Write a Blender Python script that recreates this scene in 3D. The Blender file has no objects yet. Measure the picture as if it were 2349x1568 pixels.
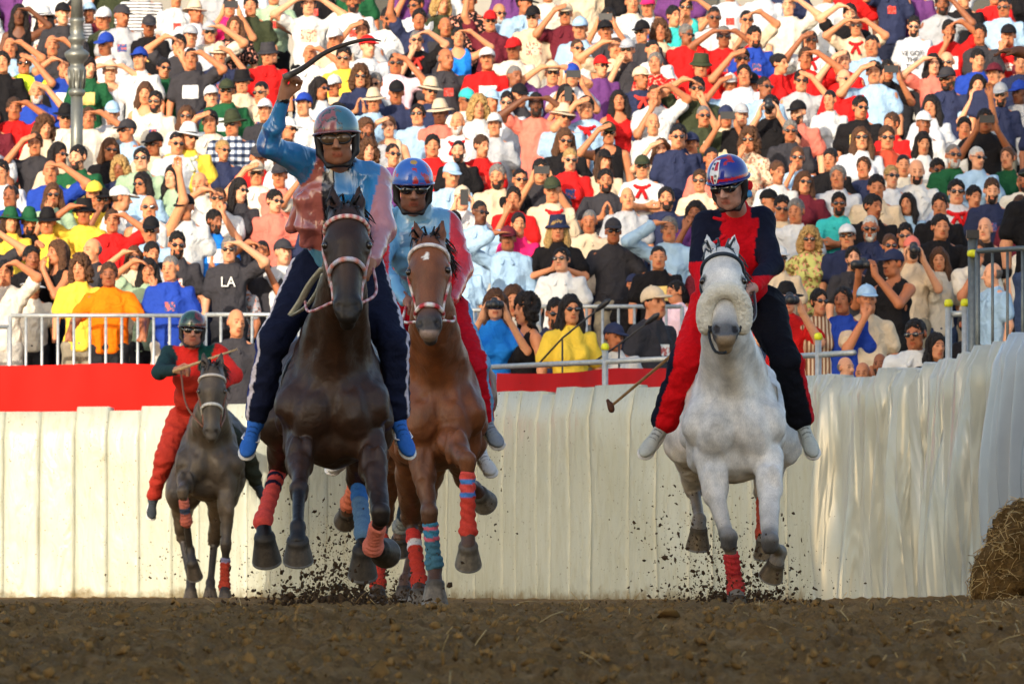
import bpy, math, random
import numpy as np
from mathutils import Vector, Matrix

random.seed(7)
RNG = np.random.default_rng(11)
scene = bpy.context.scene
COL = scene.collection

# ------------------------------------------------------------------ camera
# the photograph is measured in a 2349 x 1568 frame; FPX is the focal length in those pixels
VW, VH = 2349.0, 1568.0
LENS = 300.0
FPX = LENS / 36.0 * VW
HORIZON = 1336.0
CAM_Z = 0.13
PITCH = math.atan((HORIZON - VH / 2) / FPX)
cam_data = bpy.data.cameras.new("camera")
cam = bpy.data.objects.new("camera", cam_data)
COL.objects.link(cam)
cam.location = (0, 0, CAM_Z)
cam.rotation_euler = (math.pi / 2 + PITCH, 0, 0)
cam_data.lens = LENS
cam_data.sensor_width = 36.0
cam_data.clip_start = 1.0
cam_data.clip_end = 3000.0
cam_data.dof.use_dof = True
cam_data.dof.focus_distance = 45.0
cam_data.dof.aperture_fstop = 18.0
scene.camera = cam

# ------------------------------------------------------------------ sky, sun, exposure
SUN_AZ = math.radians(24.0)      # the sun stands behind the camera, to its left
SUN_EL = math.radians(19.0)
world = bpy.data.worlds.new("World")
scene.world = world
world.use_nodes = True
_wn = world.node_tree
_sky = _wn.nodes.new("ShaderNodeTexSky")
_sky.sky_type = 'NISHITA'
_sky.sun_disc = False
_sky.sun_elevation = SUN_EL
_sky.sun_rotation = math.pi + SUN_AZ
_sky.dust_density = 2.0
_sky.ozone_density = 0.5
_wn.nodes["Background"].inputs[1].default_value = 0.15
_wn.links.new(_sky.outputs[0], _wn.nodes["Background"].inputs[0])
sun_data = bpy.data.lights.new("sun", 'SUN')
sun_data.energy = 2.5
sun_data.angle = math.radians(0.5)
sun_data.color = (1.0, 0.89, 0.74)
sun = bpy.data.objects.new("sun", sun_data)
COL.objects.link(sun)
SUN_DIR = Vector((math.sin(SUN_AZ) * math.cos(SUN_EL), math.cos(SUN_AZ) * math.cos(SUN_EL), -math.sin(SUN_EL)))
sun.rotation_euler = SUN_DIR.to_track_quat('-Z', 'Y').to_euler()
sun.location = (-40, -60, 40)
vs = scene.view_settings
vs.view_transform = 'Standard'
vs.look = 'None'
vs.exposure = 1.05
vs.gamma = 1.0
vs.use_curve_mapping = False


def V(vx, vy, d):
    """World point seen at (vx, vy) of the 2349-frame, d metres down the track."""
    u = (vx - VW / 2) / FPX
    v = (VH / 2 - vy) / FPX
    s = d / (math.cos(PITCH) - v * math.sin(PITCH))
    return np.array([u * s, d, CAM_Z + s * (math.sin(PITCH) + v * math.cos(PITCH))])


def X(vx, d):
    return (vx - VW / 2) / FPX * d


def lin(r, g, b):
    return tuple(((c / 255) / 12.92 if c <= 10 else (((c / 255) + .055) / 1.055) ** 2.4) for c in (r, g, b))


# ------------------------------------------------------------------ noise
def _hash(ix, iy, iz):
    h = (ix * 374761393 + iy * 668265263 + iz * 2147483647) & 0xffffffff
    h = ((h ^ (h >> 13)) * 1274126177) & 0xffffffff
    h = (h ^ (h >> 16)) & 0xffff
    return h / 65535.0


def noise3(p):
    p = np.asarray(p, float)
    i = np.floor(p).astype(np.int64)
    f = p - i
    f = f * f * (3 - 2 * f)
    out = 0
    for dx in (0, 1):
        for dy in (0, 1):
            for dz in (0, 1):
                w = (f[..., 0] if dx else 1 - f[..., 0]) * (f[..., 1] if dy else 1 - f[..., 1]) * (f[..., 2] if dz else 1 - f[..., 2])
                out = out + w * _hash(i[..., 0] + dx, i[..., 1] + dy, i[..., 2] + dz)
    return out * 2 - 1


def fbm(p, octaves=4, gain=0.5):
    p = np.asarray(p, float)
    a, s, out = 1.0, 0.0, 0
    for k in range(octaves):
        out = out + a * noise3(p * (2 ** k) + 17.3 * k)
        s += a
        a *= gain
    return out / s


# ------------------------------------------------------------------ signed distance modelling
def rot(rx=0, ry=0, rz=0):
    return np.array((Matrix.Rotation(rz, 3, 'Z') @ Matrix.Rotation(ry, 3, 'Y') @ Matrix.Rotation(rx, 3, 'X')))


def cap(a, b, ra, rb=None, k=0.03, sub=False, tag=0):
    return dict(t='c', a=np.array(a, float), b=np.array(b, float), ra=ra, rb=ra if rb is None else rb, k=k, sub=sub, tag=tag)


def ell(c, r, R=None, k=0.03, sub=False, tag=0):
    return dict(t='e', c=np.array(c, float), r=np.array(r, float), R=np.eye(3) if R is None else R, k=k, sub=sub, tag=tag)


def xform(prims, M, t, s=1.0):
    out = []
    for p in prims:
        q = dict(p)
        q['k'] = p['k'] * s
        if p['t'] == 'c':
            q['a'] = M @ (p['a'] * s) + t
            q['b'] = M @ (p['b'] * s) + t
            q['ra'] = p['ra'] * s
            q['rb'] = p['rb'] * s
        else:
            q['c'] = M @ (p['c'] * s) + t
            q['r'] = p['r'] * s
            q['R'] = M @ p['R']
        out.append(q)
    return out


def pdist(p, P):
    if p['t'] == 'c':
        ab = p['b'] - p['a']
        L = float(ab @ ab) or 1e-9
        t = np.clip(((P - p['a']) @ ab) / L, 0, 1)
        q = P - p['a'] - t[..., None] * ab
        return np.sqrt((q * q).sum(-1)) - (p['ra'] + t * (p['rb'] - p['ra']))
    q = (P - p['c']) @ p['R']
    a = q / p['r']
    k0 = np.sqrt((a * a).sum(-1))
    b = a / p['r']
    k1 = np.sqrt((b * b).sum(-1)) + 1e-9
    return k0 * (k0 - 1) / k1


def pbox(p):
    if p['t'] == 'c':
        m = max(p['ra'], p['rb'])
        return np.minimum(p['a'], p['b']) - m, np.maximum(p['a'], p['b']) + m
    e = np.sqrt(((p['R'] * p['r']) ** 2).sum(1))
    return p['c'] - e, p['c'] + e


def smin(a, b, k):
    h = np.clip(0.5 + 0.5 * (a - b) / k, 0, 1)
    return a + (b - a) * h - k * h * (1 - h)


def sdf_eval(prims, P, off=0.0):
    f = np.full(P.shape[:-1], 1.0)
    for p in prims:
        d = pdist(p, P) - (0 if p['sub'] else off)
        if p['sub']:
            f = -smin(-f, d, p['k'])
        else:
            f = smin(f, d, p['k'])
    return f


def surface_nets(F, lo, h):
    S = F < 0
    nx, ny, nz = F.shape
    cnt = np.zeros((nx - 1, ny - 1, nz - 1), np.int8)
    for dx in (0, 1):
        for dy in (0, 1):
            for dz in (0, 1):
                cnt += S[dx:nx - 1 + dx, dy:ny - 1 + dy, dz:nz - 1 + dz]
    mixed = (cnt > 0) & (cnt < 8)
    ci, cj, ck = np.nonzero(mixed)
    n = len(ci)
    idx = np.full(mixed.shape, -1, np.int32)
    idx[ci, cj, ck] = np.arange(n)
    acc = np.zeros((n, 3))
    num = np.zeros(n)
    corners = [(dx, dy, dz) for dx in (0, 1) for dy in (0, 1) for dz in (0, 1)]
    for a in corners:
        for ax in range(3):
            if a[ax]:
                continue
            b = list(a)
            b[ax] = 1
            fa = F[ci + a[0], cj + a[1], ck + a[2]]
            fb = F[ci + b[0], cj + b[1], ck + b[2]]
            m = (fa < 0) != (fb < 0)
            t = np.where(m, fa / np.where(m, fa - fb, 1), 0)
            pt = np.tile(np.array(a, float), (n, 1))
            pt[:, ax] += t
            acc += pt * m[:, None]
            num += m
    verts = (np.stack([ci, cj, ck], 1) + acc / num[:, None]) * h + lo
    faces = []
    for ax in range(3):
        sl0 = [slice(None)] * 3
        sl1 = [slice(None)] * 3
        sl0[ax] = slice(0, -1)
        sl1[ax] = slice(1, None)
        e = S[tuple(sl0)] != S[tuple(sl1)]
        u, w = [(1, 2), (2, 0), (0, 1)][ax]
        ii = np.array(np.nonzero(e))
        keep = (ii[u] > 0) & (ii[w] > 0) & (ii[u] < F.shape[u] - 1) & (ii[w] < F.shape[w] - 1)
        ii = ii[:, keep]
        q = []
        for du, dw in ((-1, -1), (0, -1), (0, 0), (-1, 0)):
            jj = ii.copy()
            jj[u] += du
            jj[w] += dw
            q.append(idx[jj[0], jj[1], jj[2]])
        q = np.stack(q, 1)
        s = S[ii[0], ii[1], ii[2]]
        q[~s] = q[~s][:, ::-1]
        faces.append(q)
    faces = np.concatenate(faces)
    faces = faces[(faces >= 0).all(1)]
    return verts, faces


def volume(prims, h, off=0.0, cuts=(), pad=0.0):
    """Mesh of the blended primitives. cuts: (point, normal) half spaces, the normal side is cut away."""
    bb = [pbox(p) for p in prims if not p['sub']]
    lo = np.min([b[0] for b in bb], 0) - off - 3 * h - pad
    hi = np.max([b[1] for b in bb], 0) + off + 3 * h + pad
    n = np.ceil((hi - lo) / h).astype(int) + 1
    F = np.full(n, 1.0, np.float32)
    ax = [lo[i] + h * np.arange(n[i]) for i in range(3)]
    for p in prims:
        b0, b1 = pbox(p)
        m = p['k'] + off + 3 * h
        i0 = np.maximum(((b0 - m - lo) / h).astype(int), 0)
        i1 = np.minimum(((b1 + m - lo) / h).astype(int) + 2, n)
        if (i1 <= i0).any():
            continue
        sl = tuple(slice(i0[i], i1[i]) for i in range(3))
        G = np.stack(np.meshgrid(ax[0][sl[0]], ax[1][sl[1]], ax[2][sl[2]], indexing='ij'), -1)
        d = pdist(p, G) - (0 if p['sub'] else off)
        if p['sub']:
            F[sl] = -smin(-F[sl], d, p['k'])
        else:
            F[sl] = smin(F[sl], d, p['k'])
    if len(cuts):
        G = np.stack(np.meshgrid(*ax, indexing='ij'), -1)
        for c in cuts:
            if callable(c):
                F = np.maximum(F, c(G))
            else:
                F = np.maximum(F, (G - np.array(c[0])) @ np.array(c[1]))
    F[0] = F[-1] = 1
    F[:, 0] = F[:, -1] = 1
    F[:, :, 0] = F[:, :, -1] = 1
    return surface_nets(F, lo, h)


def vnormals(v, f):
    a = v[f[:, 2]] - v[f[:, 0]]
    b = v[f[:, 3]] - v[f[:, 1]]
    fn = np.cross(a, b)
    n = np.zeros_like(v)
    for k in range(4):
        np.add.at(n, f[:, k], fn)
    return n / (np.linalg.norm(n, axis=1)[:, None] + 1e-12)


def nearest_tag(prims, v):
    best = np.full(len(v), 9.0)
    tag = np.zeros(len(v), int)
    for p in prims:
        if p['sub']:
            continue
        d = pdist(p, v)
        m = d < best
        best[m] = d[m]
        tag[m] = p['tag']
    return tag


# ------------------------------------------------------------------ mesh helpers
def mesh(name, v, f, smooth=True, col=None):
    me = bpy.data.meshes.new(name)
    v = np.asarray(v, float)
    if isinstance(f, np.ndarray):
        n, k = f.shape
        me.vertices.add(len(v))
        me.vertices.foreach_set("co", v.ravel())
        me.loops.add(n * k)
        me.loops.foreach_set("vertex_index", f.ravel().astype(np.int32))
        me.polygons.add(n)
        me.polygons.foreach_set("loop_start", np.arange(0, n * k, k, dtype=np.int32))
        me.update(calc_edges=True)
        me.validate()
    else:
        me.from_pydata([tuple(p) for p in v], [], f)
    if smooth:
        me.polygons.foreach_set("use_smooth", np.ones(len(me.polygons), bool))
    if col is not None:
        a = me.color_attributes.new("Col", 'FLOAT_COLOR', 'POINT')
        c = np.ones((len(v), 4), np.float32)
        c[:, :3] = col
        a.data.foreach_set("color", c.ravel())
    me.update()
    return me


def link(name, me, mat=None, parent=None, loc=None):
    o = bpy.data.objects.new(name, me)
    COL.objects.link(o)
    if me is not None and mat is not None and not me.materials:
        me.materials.append(mat)
    if parent is not None:
        o.parent = parent
    if loc is not None:
        o.location = loc
    return o


def tag(o, label, cat, group=None, kind=None):
    o["label"] = label
    o["category"] = cat
    if group:
        o["group"] = group
    if kind:
        o["kind"] = kind
    return o


def structure(o):
    o["kind"] = "structure"
    return o


def empty(name, loc=(0, 0, 0)):
    o = bpy.data.objects.new(name, None)
    COL.objects.link(o)
    o.location = loc
    o.empty_display_size = 0.1
    return o


class MB:
    def __init__(self):
        self.v, self.f, self.c = [], [], []

    def add(self, v, f, c=(1, 1, 1)):
        n = len(self.v)
        self.v += [tuple(p) for p in v]
        self.f += [tuple(i + n for i in q) for q in f]
        self.c += [tuple(c)] * len(v) if not (hasattr(c, 'shape') and len(getattr(c, 'shape')) == 2) else [tuple(x) for x in c]

    def box(self, c, s, R=None, col=(1, 1, 1)):
        P = np.array([(x, y, z) for x in (-.5, .5) for y in (-.5, .5) for z in (-.5, .5)]) * np.array(s)
        if R is not None:
            P = P @ np.asarray(R).T
        self.add(P + np.array(c), [(0, 1, 3, 2), (4, 6, 7, 5), (0, 4, 5, 1), (2, 3, 7, 6), (0, 2, 6, 4), (1, 5, 7, 3)], col)

    def tube(self, pts, r, n=8, col=(1, 1, 1), closed=False, caps=True, flat=1.0, ref=None):
        pts = np.asarray(pts, float)
        m = len(pts)
        r = np.full(m, r) if np.isscalar(r) else np.asarray(r, float)
        T = np.gradient(pts, axis=0) if not closed else np.roll(pts, -1, 0) - np.roll(pts, 1, 0)
        T /= np.linalg.norm(T, axis=1)[:, None] + 1e-12
        up = np.array(ref if ref is not None else ((0, 0, 1) if abs(T[0][2]) < .9 else (1, 0, 0)), float)
        V_, C_ = [], []
        for i in range(m):
            s = np.cross(T[i], up)
            s /= np.linalg.norm(s) + 1e-12
            u = np.cross(s, T[i])
            up = u if ref is None else up
            for k in range(n):
                a = 2 * math.pi * k / n
                V_.append(pts[i] + r[i] * (math.cos(a) * s + flat * math.sin(a) * u))
                C_.append(col[i % len(col)] if isinstance(col, list) else col)
        F_ = []
        for i in range(m if closed else m - 1):
            j = (i + 1) % m
            for k in range(n):
                l = (k + 1) % n
                F_.append((i * n + k, i * n + l, j * n + l, j * n + k))
        if caps and not closed:
            F_.append(tuple(range(n))[::-1])
            F_.append(tuple((m - 1) * n + k for k in range(n)))
        self.add(V_, F_, np.array(C_))

    def lathe(self, prof, c, n=16, col=(1, 1, 1)):
        V_, F_ = [], []
        for r, z in prof:
            for k in range(n):
                a = 2 * math.pi * k / n
                V_.append((c[0] + r * math.cos(a), c[1] + r * math.sin(a), c[2] + z))
        for i in range(len(prof) - 1):
            for k in range(n):
                l = (k + 1) % n
                F_.append((i * n + k, i * n + l, (i + 1) * n + l, (i + 1) * n + k))
        F_.append(tuple(range(n))[::-1])
        F_.append(tuple((len(prof) - 1) * n + k for k in range(n)))
        self.add(V_, F_, col)

    def build(self, name, mat, parent=None, smooth=False, col=False):
        me = mesh(name, np.array(self.v), self.f, smooth, np.array(self.c) if col else None)
        return link(name, me, mat, parent)


def spline(pts, n=24):
    pts = np.asarray(pts, float)
    t = np.linspace(0, len(pts) - 1, n)
    out = []
    for x in t:
        i = min(int(x), len(pts) - 2)
        u = x - i
        p0, p1, p2, p3 = pts[max(i - 1, 0)], pts[i], pts[i + 1], pts[min(i + 2, len(pts) - 1)]
        out.append(0.5 * (2 * p1 + (p2 - p0) * u + (2 * p0 - 5 * p1 + 4 * p2 - p3) * u * u + (3 * p1 - p0 - 3 * p2 + p3) * u ** 3))
    return np.array(out)


# ------------------------------------------------------------------ materials
class Mat:
    def __init__(self, name, rough=0.6, spec=0.4):
        self.m = bpy.data.materials.new(name)
        self.m.use_nodes = True
        self.nt = self.m.node_tree
        self.b = self.nt.nodes["Principled BSDF"]
        self.b.inputs["Roughness"].default_value = rough
        self.b.inputs["Specular IOR Level"].default_value = spec

    def n(self, kind, **kw):
        x = self.nt.nodes.new("ShaderNode" + kind)
        for k, v in kw.items():
            if k.startswith("i_"):
                key = k[2:]
                x.inputs[int(key) if key.isdigit() else key.replace("_", " ")].default_value = v
            else:
                setattr(x, k, v)
        return x

    def l(self, a, b):
        self.nt.links.new(a, b)

    def coords(self, kind="Object", scale=(1, 1, 1)):
        tc = self.n("TexCoord")
        mp = self.n("Mapping")
        mp.inputs["Scale"].default_value = scale
        self.l(tc.outputs[kind], mp.inputs[0])
        return mp.outputs[0]

    def noise(self, vec, scale, detail=4, rough=0.55, distort=0.0):
        t = self.n("TexNoise")
        t.inputs["Scale"].default_value = scale
        t.inputs["Detail"].default_value = detail
        t.inputs["Roughness"].default_value = rough
        t.inputs["Distortion"].default_value = distort
        self.l(vec, t.inputs["Vector"])
        return t.outputs["Fac"]

    def ramp(self, fac, stops):
        r = self.n("ValToRGB")
        e = r.color_ramp.elements
        while len(e) < len(stops):
            e.new(0.5)
        for el, (p, c) in zip(e, stops):
            el.position = p
            el.color = c if len(c) == 4 else (*c, 1)
        self.l(fac, r.inputs[0])
        return r.outputs[0]

    def mul(self, a, b, fac=1.0, mode='MULTIPLY'):
        x = self.n("MixRGB", blend_type=mode)
        if hasattr(fac, 'links'):
            self.l(fac, x.inputs[0])
        else:
            x.inputs[0].default_value = fac
        for s, i in ((a, 1), (b, 2)):
            if hasattr(s, 'links'):
                self.l(s, x.inputs[i])
            else:
                x.inputs[i].default_value = s if len(s) == 4 else (*s, 1)
        return x.outputs[0]

    def bump(self, h, strength=0.3, dist=0.01):
        b = self.n("Bump")
        b.inputs["Strength"].default_value = strength
        b.inputs["Distance"].default_value = dist
        self.l(h, b.inputs["Height"])
        self.l(b.outputs[0], self.b.inputs["Normal"])

    def color(self, s):
        if hasattr(s, 'links'):
            self.l(s, self.b.inputs["Base Color"])
        else:
            self.b.inputs["Base Color"].default_value = (*s, 1)

    def objcol(self):
        return self.n("ObjectInfo").outputs["Color"]

    def vcol(self, name="Col"):
        return self.n("VertexColor", layer_name=name).outputs["Color"]


def simple(name, col, rough=0.6, spec=0.4, metal=0.0, noise=0.25, nscale=30, bump=0.0, coat=0.0):
    M = Mat(name, rough, spec)
    M.b.inputs["Metallic"].default_value = metal
    if coat:
        M.b.inputs["Coat Weight"].default_value = coat
        M.b.inputs["Coat Roughness"].default_value = 0.1
    v = M.coords()
    f = M.noise(v, nscale)
    M.color(M.mul(col, M.ramp(f, [(0.3, (1 - noise,) * 3), (0.7, (1, 1, 1))])))
    if bump:
        M.bump(M.noise(v, nscale * 3), bump, 0.01)
    return M.m


def vcolmat(name, rough=0.6, spec=0.4, noise=0.2, nscale=40, bump=0.0, bscale=120, sheen=0.0, coat=0.0, dist=0.004, fold=0.0, fscale=9, aniso=(1, 1, 1)):
    M = Mat(name, rough, spec)
    v = M.coords("Object", aniso)
    f = M.noise(v, nscale)
    M.color(M.mul(M.vcol(), M.ramp(f, [(0.3, (1 - noise,) * 3), (0.7, (1, 1, 1))])))
    if sheen:
        M.b.inputs["Sheen Weight"].default_value = sheen
        M.b.inputs["Sheen Roughness"].default_value = 0.4
    if coat:
        M.b.inputs["Coat Weight"].default_value = coat
        M.b.inputs["Coat Roughness"].default_value = 0.08
    if fold:
        h = M.noise(v, fscale, 3, 0.5, 1.2)
        M.bump(h, fold, 0.05)
    elif bump:
        M.bump(M.noise(v, bscale, 3), bump, dist)
    return M.m


def objcolmat(name, rough=0.8, spec=0.2, noise=0.15, nscale=14, fold=0.35, fscale=9, sheen=0.0, tint=False):
    M = Mat(name, rough, spec)
    v = M.coords()
    rnd = M.n("ObjectInfo")
    off = M.n("VectorMath", operation='ADD')
    M.l(v, off.inputs[0])
    M.l(rnd.outputs["Location"], off.inputs[1])
    vv = off.outputs[0]
    f = M.noise(vv, nscale)
    c = M.mul(rnd.outputs["Color"], M.ramp(f, [(0.3, (1 - noise,) * 3), (0.7, (1, 1, 1))]))
    if tint:
        c = M.mul(c, M.vcol())
    M.color(c)
    if sheen:
        M.b.inputs["Sheen Weight"].default_value = sheen
    if fold:
        M.bump(M.noise(vv, fscale, 3, 0.5, 0.8), fold, 0.04)
    return M.m

# ------------------------------------------------------------------ human building blocks
def unit(v):
    v = np.asarray(v, float)
    return v / (np.linalg.norm(v) + 1e-12)


def head_prims(fem=False, t=9):
    j = 0.92 if fem else 1.0
    P = [ell((0, .012, .03), (.074, .092, .088), k=.03, tag=t),
         ell((0, -.03, -.03), (.058 * j, .062, .086), k=.03, tag=t),
         cap((-.032 * j, -.036, -.078), (.032 * j, -.036, -.078), .031 * j, k=.03, tag=t),
         ell((0, -.066, -.098), (.024, .019, .018), k=.015, tag=t),
         ell((-.044, -.055, -.012), (.02, .02, .022), k=.02, tag=t), ell((.044, -.055, -.012), (.02, .02, .022), k=.02, tag=t),
         cap((-.036, -.074, .024), (.036, -.074, .024), .014, k=.012, tag=t),
         ell((-.031, -.094, .004), (.018, .014, .011), k=.012, sub=True), ell((.031, -.094, .004), (.018, .014, .011), k=.012, sub=True),
         ell((-.031, -.074, .004), (.0135, .0125, .0125), k=.004, tag=t), ell((.031, -.074, .004), (.0135, .0125, .0125), k=.004, tag=t),
         cap((0, -.086, .012), (0, -.113, -.028), .009, .0145, k=.012, tag=t),
         ell((-.014, -.098, -.033), (.010, .012, .009), k=.008, tag=t), ell((.014, -.098, -.033), (.010, .012, .009), k=.008, tag=t),
         cap((-.019, -.083, -.06), (.019, -.083, -.06), .0085, k=.008, tag=t), cap((-.016, -.082, -.072), (.016, -.082, -.072), .0085, k=.006, tag=t),
         ell((-.078, .012, -.004), (.011, .021, .033), k=.01, tag=t), ell((.078, .012, -.004), (.011, .021, .033), k=.01, tag=t)]
    return P


def face_tint(L):
    """Lips, eyes and brows of a face as a multiplier on the skin colour (L in head coordinates)."""
    c = np.ones((len(L), 3))
    x, y, z = np.abs(L[:, 0]), L[:, 1], L[:, 2]
    front = y < -.055
    m = front & (np.abs(z + .066) < .0125) & (x < .025)
    c[m] = (.85, .52, .5)
    m = front & (np.abs(z + .066) < .003) & (x < .02)
    c[m] = (.45, .25, .22)
    m = front & (np.abs(z - .028) < .007) & (x > .012) & (x < .05)
    c[m] = (.4, .3, .25)
    m = front & (((x - .031) / .015) ** 2 + ((z - .004) / .0085) ** 2 < 1)
    c[m] = (.22, .17, .15)
    m = (y > -.02) & (np.abs(z + .0) < .03) & (x > .075)
    c[m] = (1, .8, .72)
    return c


def hand_prims(w, d, n, curl=0.35, side=1, s=1.0, t=8, thumb=True):
    w = np.asarray(w, float)
    d, n = unit(d), unit(n)
    b = unit(np.cross(d, n)) * side
    P = [cap(w, w + d * .03 * s, .026 * s, .028 * s, k=.02, tag=t),
         cap(w + d * .035 * s - b * .018 * s, w + d * .085 * s - b * .024 * s, .017 * s, .015 * s, k=.015, tag=t),
         cap(w + d * .035 * s + b * .018 * s, w + d * .085 * s + b * .024 * s, .017 * s, .015 * s, k=.015, tag=t)]
    for i, (o, L) in enumerate(((.031, .066), (.011, .078), (-.010, .074), (-.030, .056))):
        p = w + d * .088 * s + b * o * s
        a = curl
        for seg in (.42, .32, .26):
            q = p + (d * math.cos(a) + n * math.sin(a)) * L * seg * s
            P.append(cap(p, q, .0095 * s, .0085 * s, k=.006, tag=t))
            p = q
            a += curl * 1.25
    if thumb:
        p0 = w + d * .025 * s + b * .025 * s
        p1 = w + d * .06 * s + b * .052 * s + n * .015 * s
        p2 = p1 + d * .032 * s + n * .012 * s
        P += [cap(p0, p1, .014 * s, .0115 * s, k=.012, tag=t), cap(p1, p2, .0105 * s, .009 * s, k=.006, tag=t)]
    return P


def wrinkle(v, f, amp=.01, scale=(7, 7, 7), octv=3, seed=0.0):
    n = vnormals(v, f)
    q = v * np.array(scale) + seed
    a = 1 - np.abs(fbm(q, octv)) * 2.2
    return v + n * (a[:, None] - .5) * amp


M_SKIN = Mat("skin", 0.55, 0.35)
_v = M_SKIN.coords()
M_SKIN.color(M_SKIN.mul(M_SKIN.mul(M_SKIN.objcol(), M_SKIN.vcol()), M_SKIN.ramp(M_SKIN.noise(_v, 60), [(.3, (.88, .84, .82)), (.7, (1, 1, 1))])))
M_SKIN.b.inputs["Subsurface Weight"].default_value = 0.0
M_SKIN = M_SKIN.m
M_HORSE = Mat("horse_coat", 0.46, 0.36)
_v = M_HORSE.coords()
_big = M_HORSE.noise(_v, 9, 4)
_fine = M_HORSE.noise(M_HORSE.coords("Object", (220, 220, 60)), 1.0, 2)
M_HORSE.color(M_HORSE.mul(M_HORSE.mul(M_HORSE.vcol(), M_HORSE.ramp(_big, [(.3, (.62, .62, .62)), (.7, (1.15, 1.12, 1.08))])), M_HORSE.ramp(_fine, [(.3, (.82, .82, .82)), (.7, (1.1, 1.1, 1.1))])))
_b1 = M_HORSE.n("Bump")
_b1.inputs["Strength"].default_value = .6
_b1.inputs["Distance"].default_value = .012
M_HORSE.l(M_HORSE.noise(_v, 14, 3, .5, .6), _b1.inputs["Height"])
_b2 = M_HORSE.n("Bump")
_b2.inputs["Strength"].default_value = .25
_b2.inputs["Distance"].default_value = .002
M_HORSE.l(_fine, _b2.inputs["Height"])
M_HORSE.l(_b1.outputs[0], _b2.inputs["Normal"])
M_HORSE.l(_b2.outputs[0], M_HORSE.b.inputs["Normal"])
M_HORSE.b.inputs["Sheen Weight"].default_value = .0
M_HORSE = M_HORSE.m
M_SATIN = vcolmat("satin_cloth", .2, 1.0, .06, 20, fold=.5, fscale=6, sheen=.0, aniso=(1, 1, .5))
M_COTTON = vcolmat("cotton_cloth", .85, .15, .18, 60, fold=.4, fscale=9, sheen=.0)
M_GLOSS = vcolmat("painted_shell", .22, .5, .06, 30, coat=.6)
M_WRAP = vcolmat("bandage_cloth", .9, .1, .25, 90, bump=.6, bscale=160)
M_HOOF = vcolmat("hoof_horn", .55, .4, .45, 45, bump=.5, bscale=70)
M_LEATHER = vcolmat("strap_leather", .5, .4, .2, 60)
M_LENS = Mat("dark_lens", .06, .6)
M_LENS.color((.012, .012, .014))
M_LENS.b.inputs["Coat Weight"].default_value = .5
M_LENS = M_LENS.m
M_CLEAR = Mat("smoky_lens", .08, .5)
M_CLEAR.color((.10, .06, .035))
M_CLEAR = M_CLEAR.m
M_HAIR = vcolmat("horse_hair", .5, .4, .5, 60, bump=.8, bscale=60, aniso=(1, 1, .15))
M_SHOE = vcolmat("shoe_cloth", .7, .25, .15, 70, bump=.3)
M_FLEECE = vcolmat("fleece", 1.0, .05, .2, 90, bump=1.0, bscale=110, dist=.012, sheen=.5)
M_STICK = vcolmat("whip_stick", .55, .3, .35, 60, bump=.4)


# ------------------------------------------------------------------ horses
def horse_head():
    P = [ell((0, .0, -.07), (.092, .11, .12), k=.05),
         ell((0, -.03, -.16), (.102, .085, .15), k=.05),
         ell((-.092, -.03, -.19), (.030, .036, .044), k=.03), ell((.092, -.03, -.19), (.030, .036, .044), k=.03),
         ell((-.058, .075, -.23), (.044, .105, .12), k=.05), ell((.058, .075, -.23), (.044, .105, .12), k=.05),
         cap((0, -.062, -.2), (0, -.045, -.50), .074, .052, k=.05),
         cap((-.04, -.03, -.28), (-.032, -.02, -.44), .04, .034, k=.03), cap((.04, -.03, -.28), (.032, -.02, -.44), .04, .034, k=.03),
         cap((0, .055, -.28), (0, .02, -.47), .075, .05, k=.05),
         ell((0, -.012, -.525), (.068, .072, .075), k=.04),
         ell((-.044, -.056, -.535), (.030, .032, .045), k=.02), ell((.044, -.056, -.535), (.030, .032, .045), k=.02),
         ell((-.05, -.092, -.55), (.016, .026, .026), k=.012, sub=True), ell((.05, -.092, -.55), (.016, .026, .026), k=.012, sub=True),
         ell((0, -.035, -.592), (.05, .042, .032), k=.025),
         ell((0, .022, -.592), (.040, .040, .036), k=.015),
         ell((-.113, -.06, -.20), (.018, .02, .018), k=.012, sub=True), ell((.113, -.06, -.20), (.018, .02, .018), k=.012, sub=True)]
    return P


def ear_prims(x, spread=.02, fwd=-.01):
    s = 1 if x > 0 else -1
    return [cap((x * .8, .0, -.02), (x, fwd * .3, .07), .034, .036, k=.02), cap((x, fwd * .3, .07), (x + s * spread, fwd, .165), .034, .006, k=.012),
            ell((x + s * .004, fwd - .034, .075), (.017, .022, .058), k=.01, sub=True)]


def loop_on(prims, R, t, s, z, a0, a1, n, cy=0.0, tilt=0.0, off=.004):
    """Points of a strap laid round the head at height z, pressed to its surface."""
    out = []
    for a in np.linspace(a0, a1, n):
        dirv = np.array((math.sin(a), -math.cos(a), 0.0))
        za = z - tilt * max(math.cos(a), -.3)
        lo_, hi_ = 0.0, .3
        for _ in range(16):
            mid = (lo_ + hi_) / 2
            P = np.array((0, cy, za)) + dirv * mid
            if sdf_eval(prims, P[None])[0] < off:
                lo_ = mid
            else:
                hi_ = mid
        out.append(R @ (s * (np.array((0, cy, za)) + dirv * hi_)) + t)
    return np.array(out)


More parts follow.
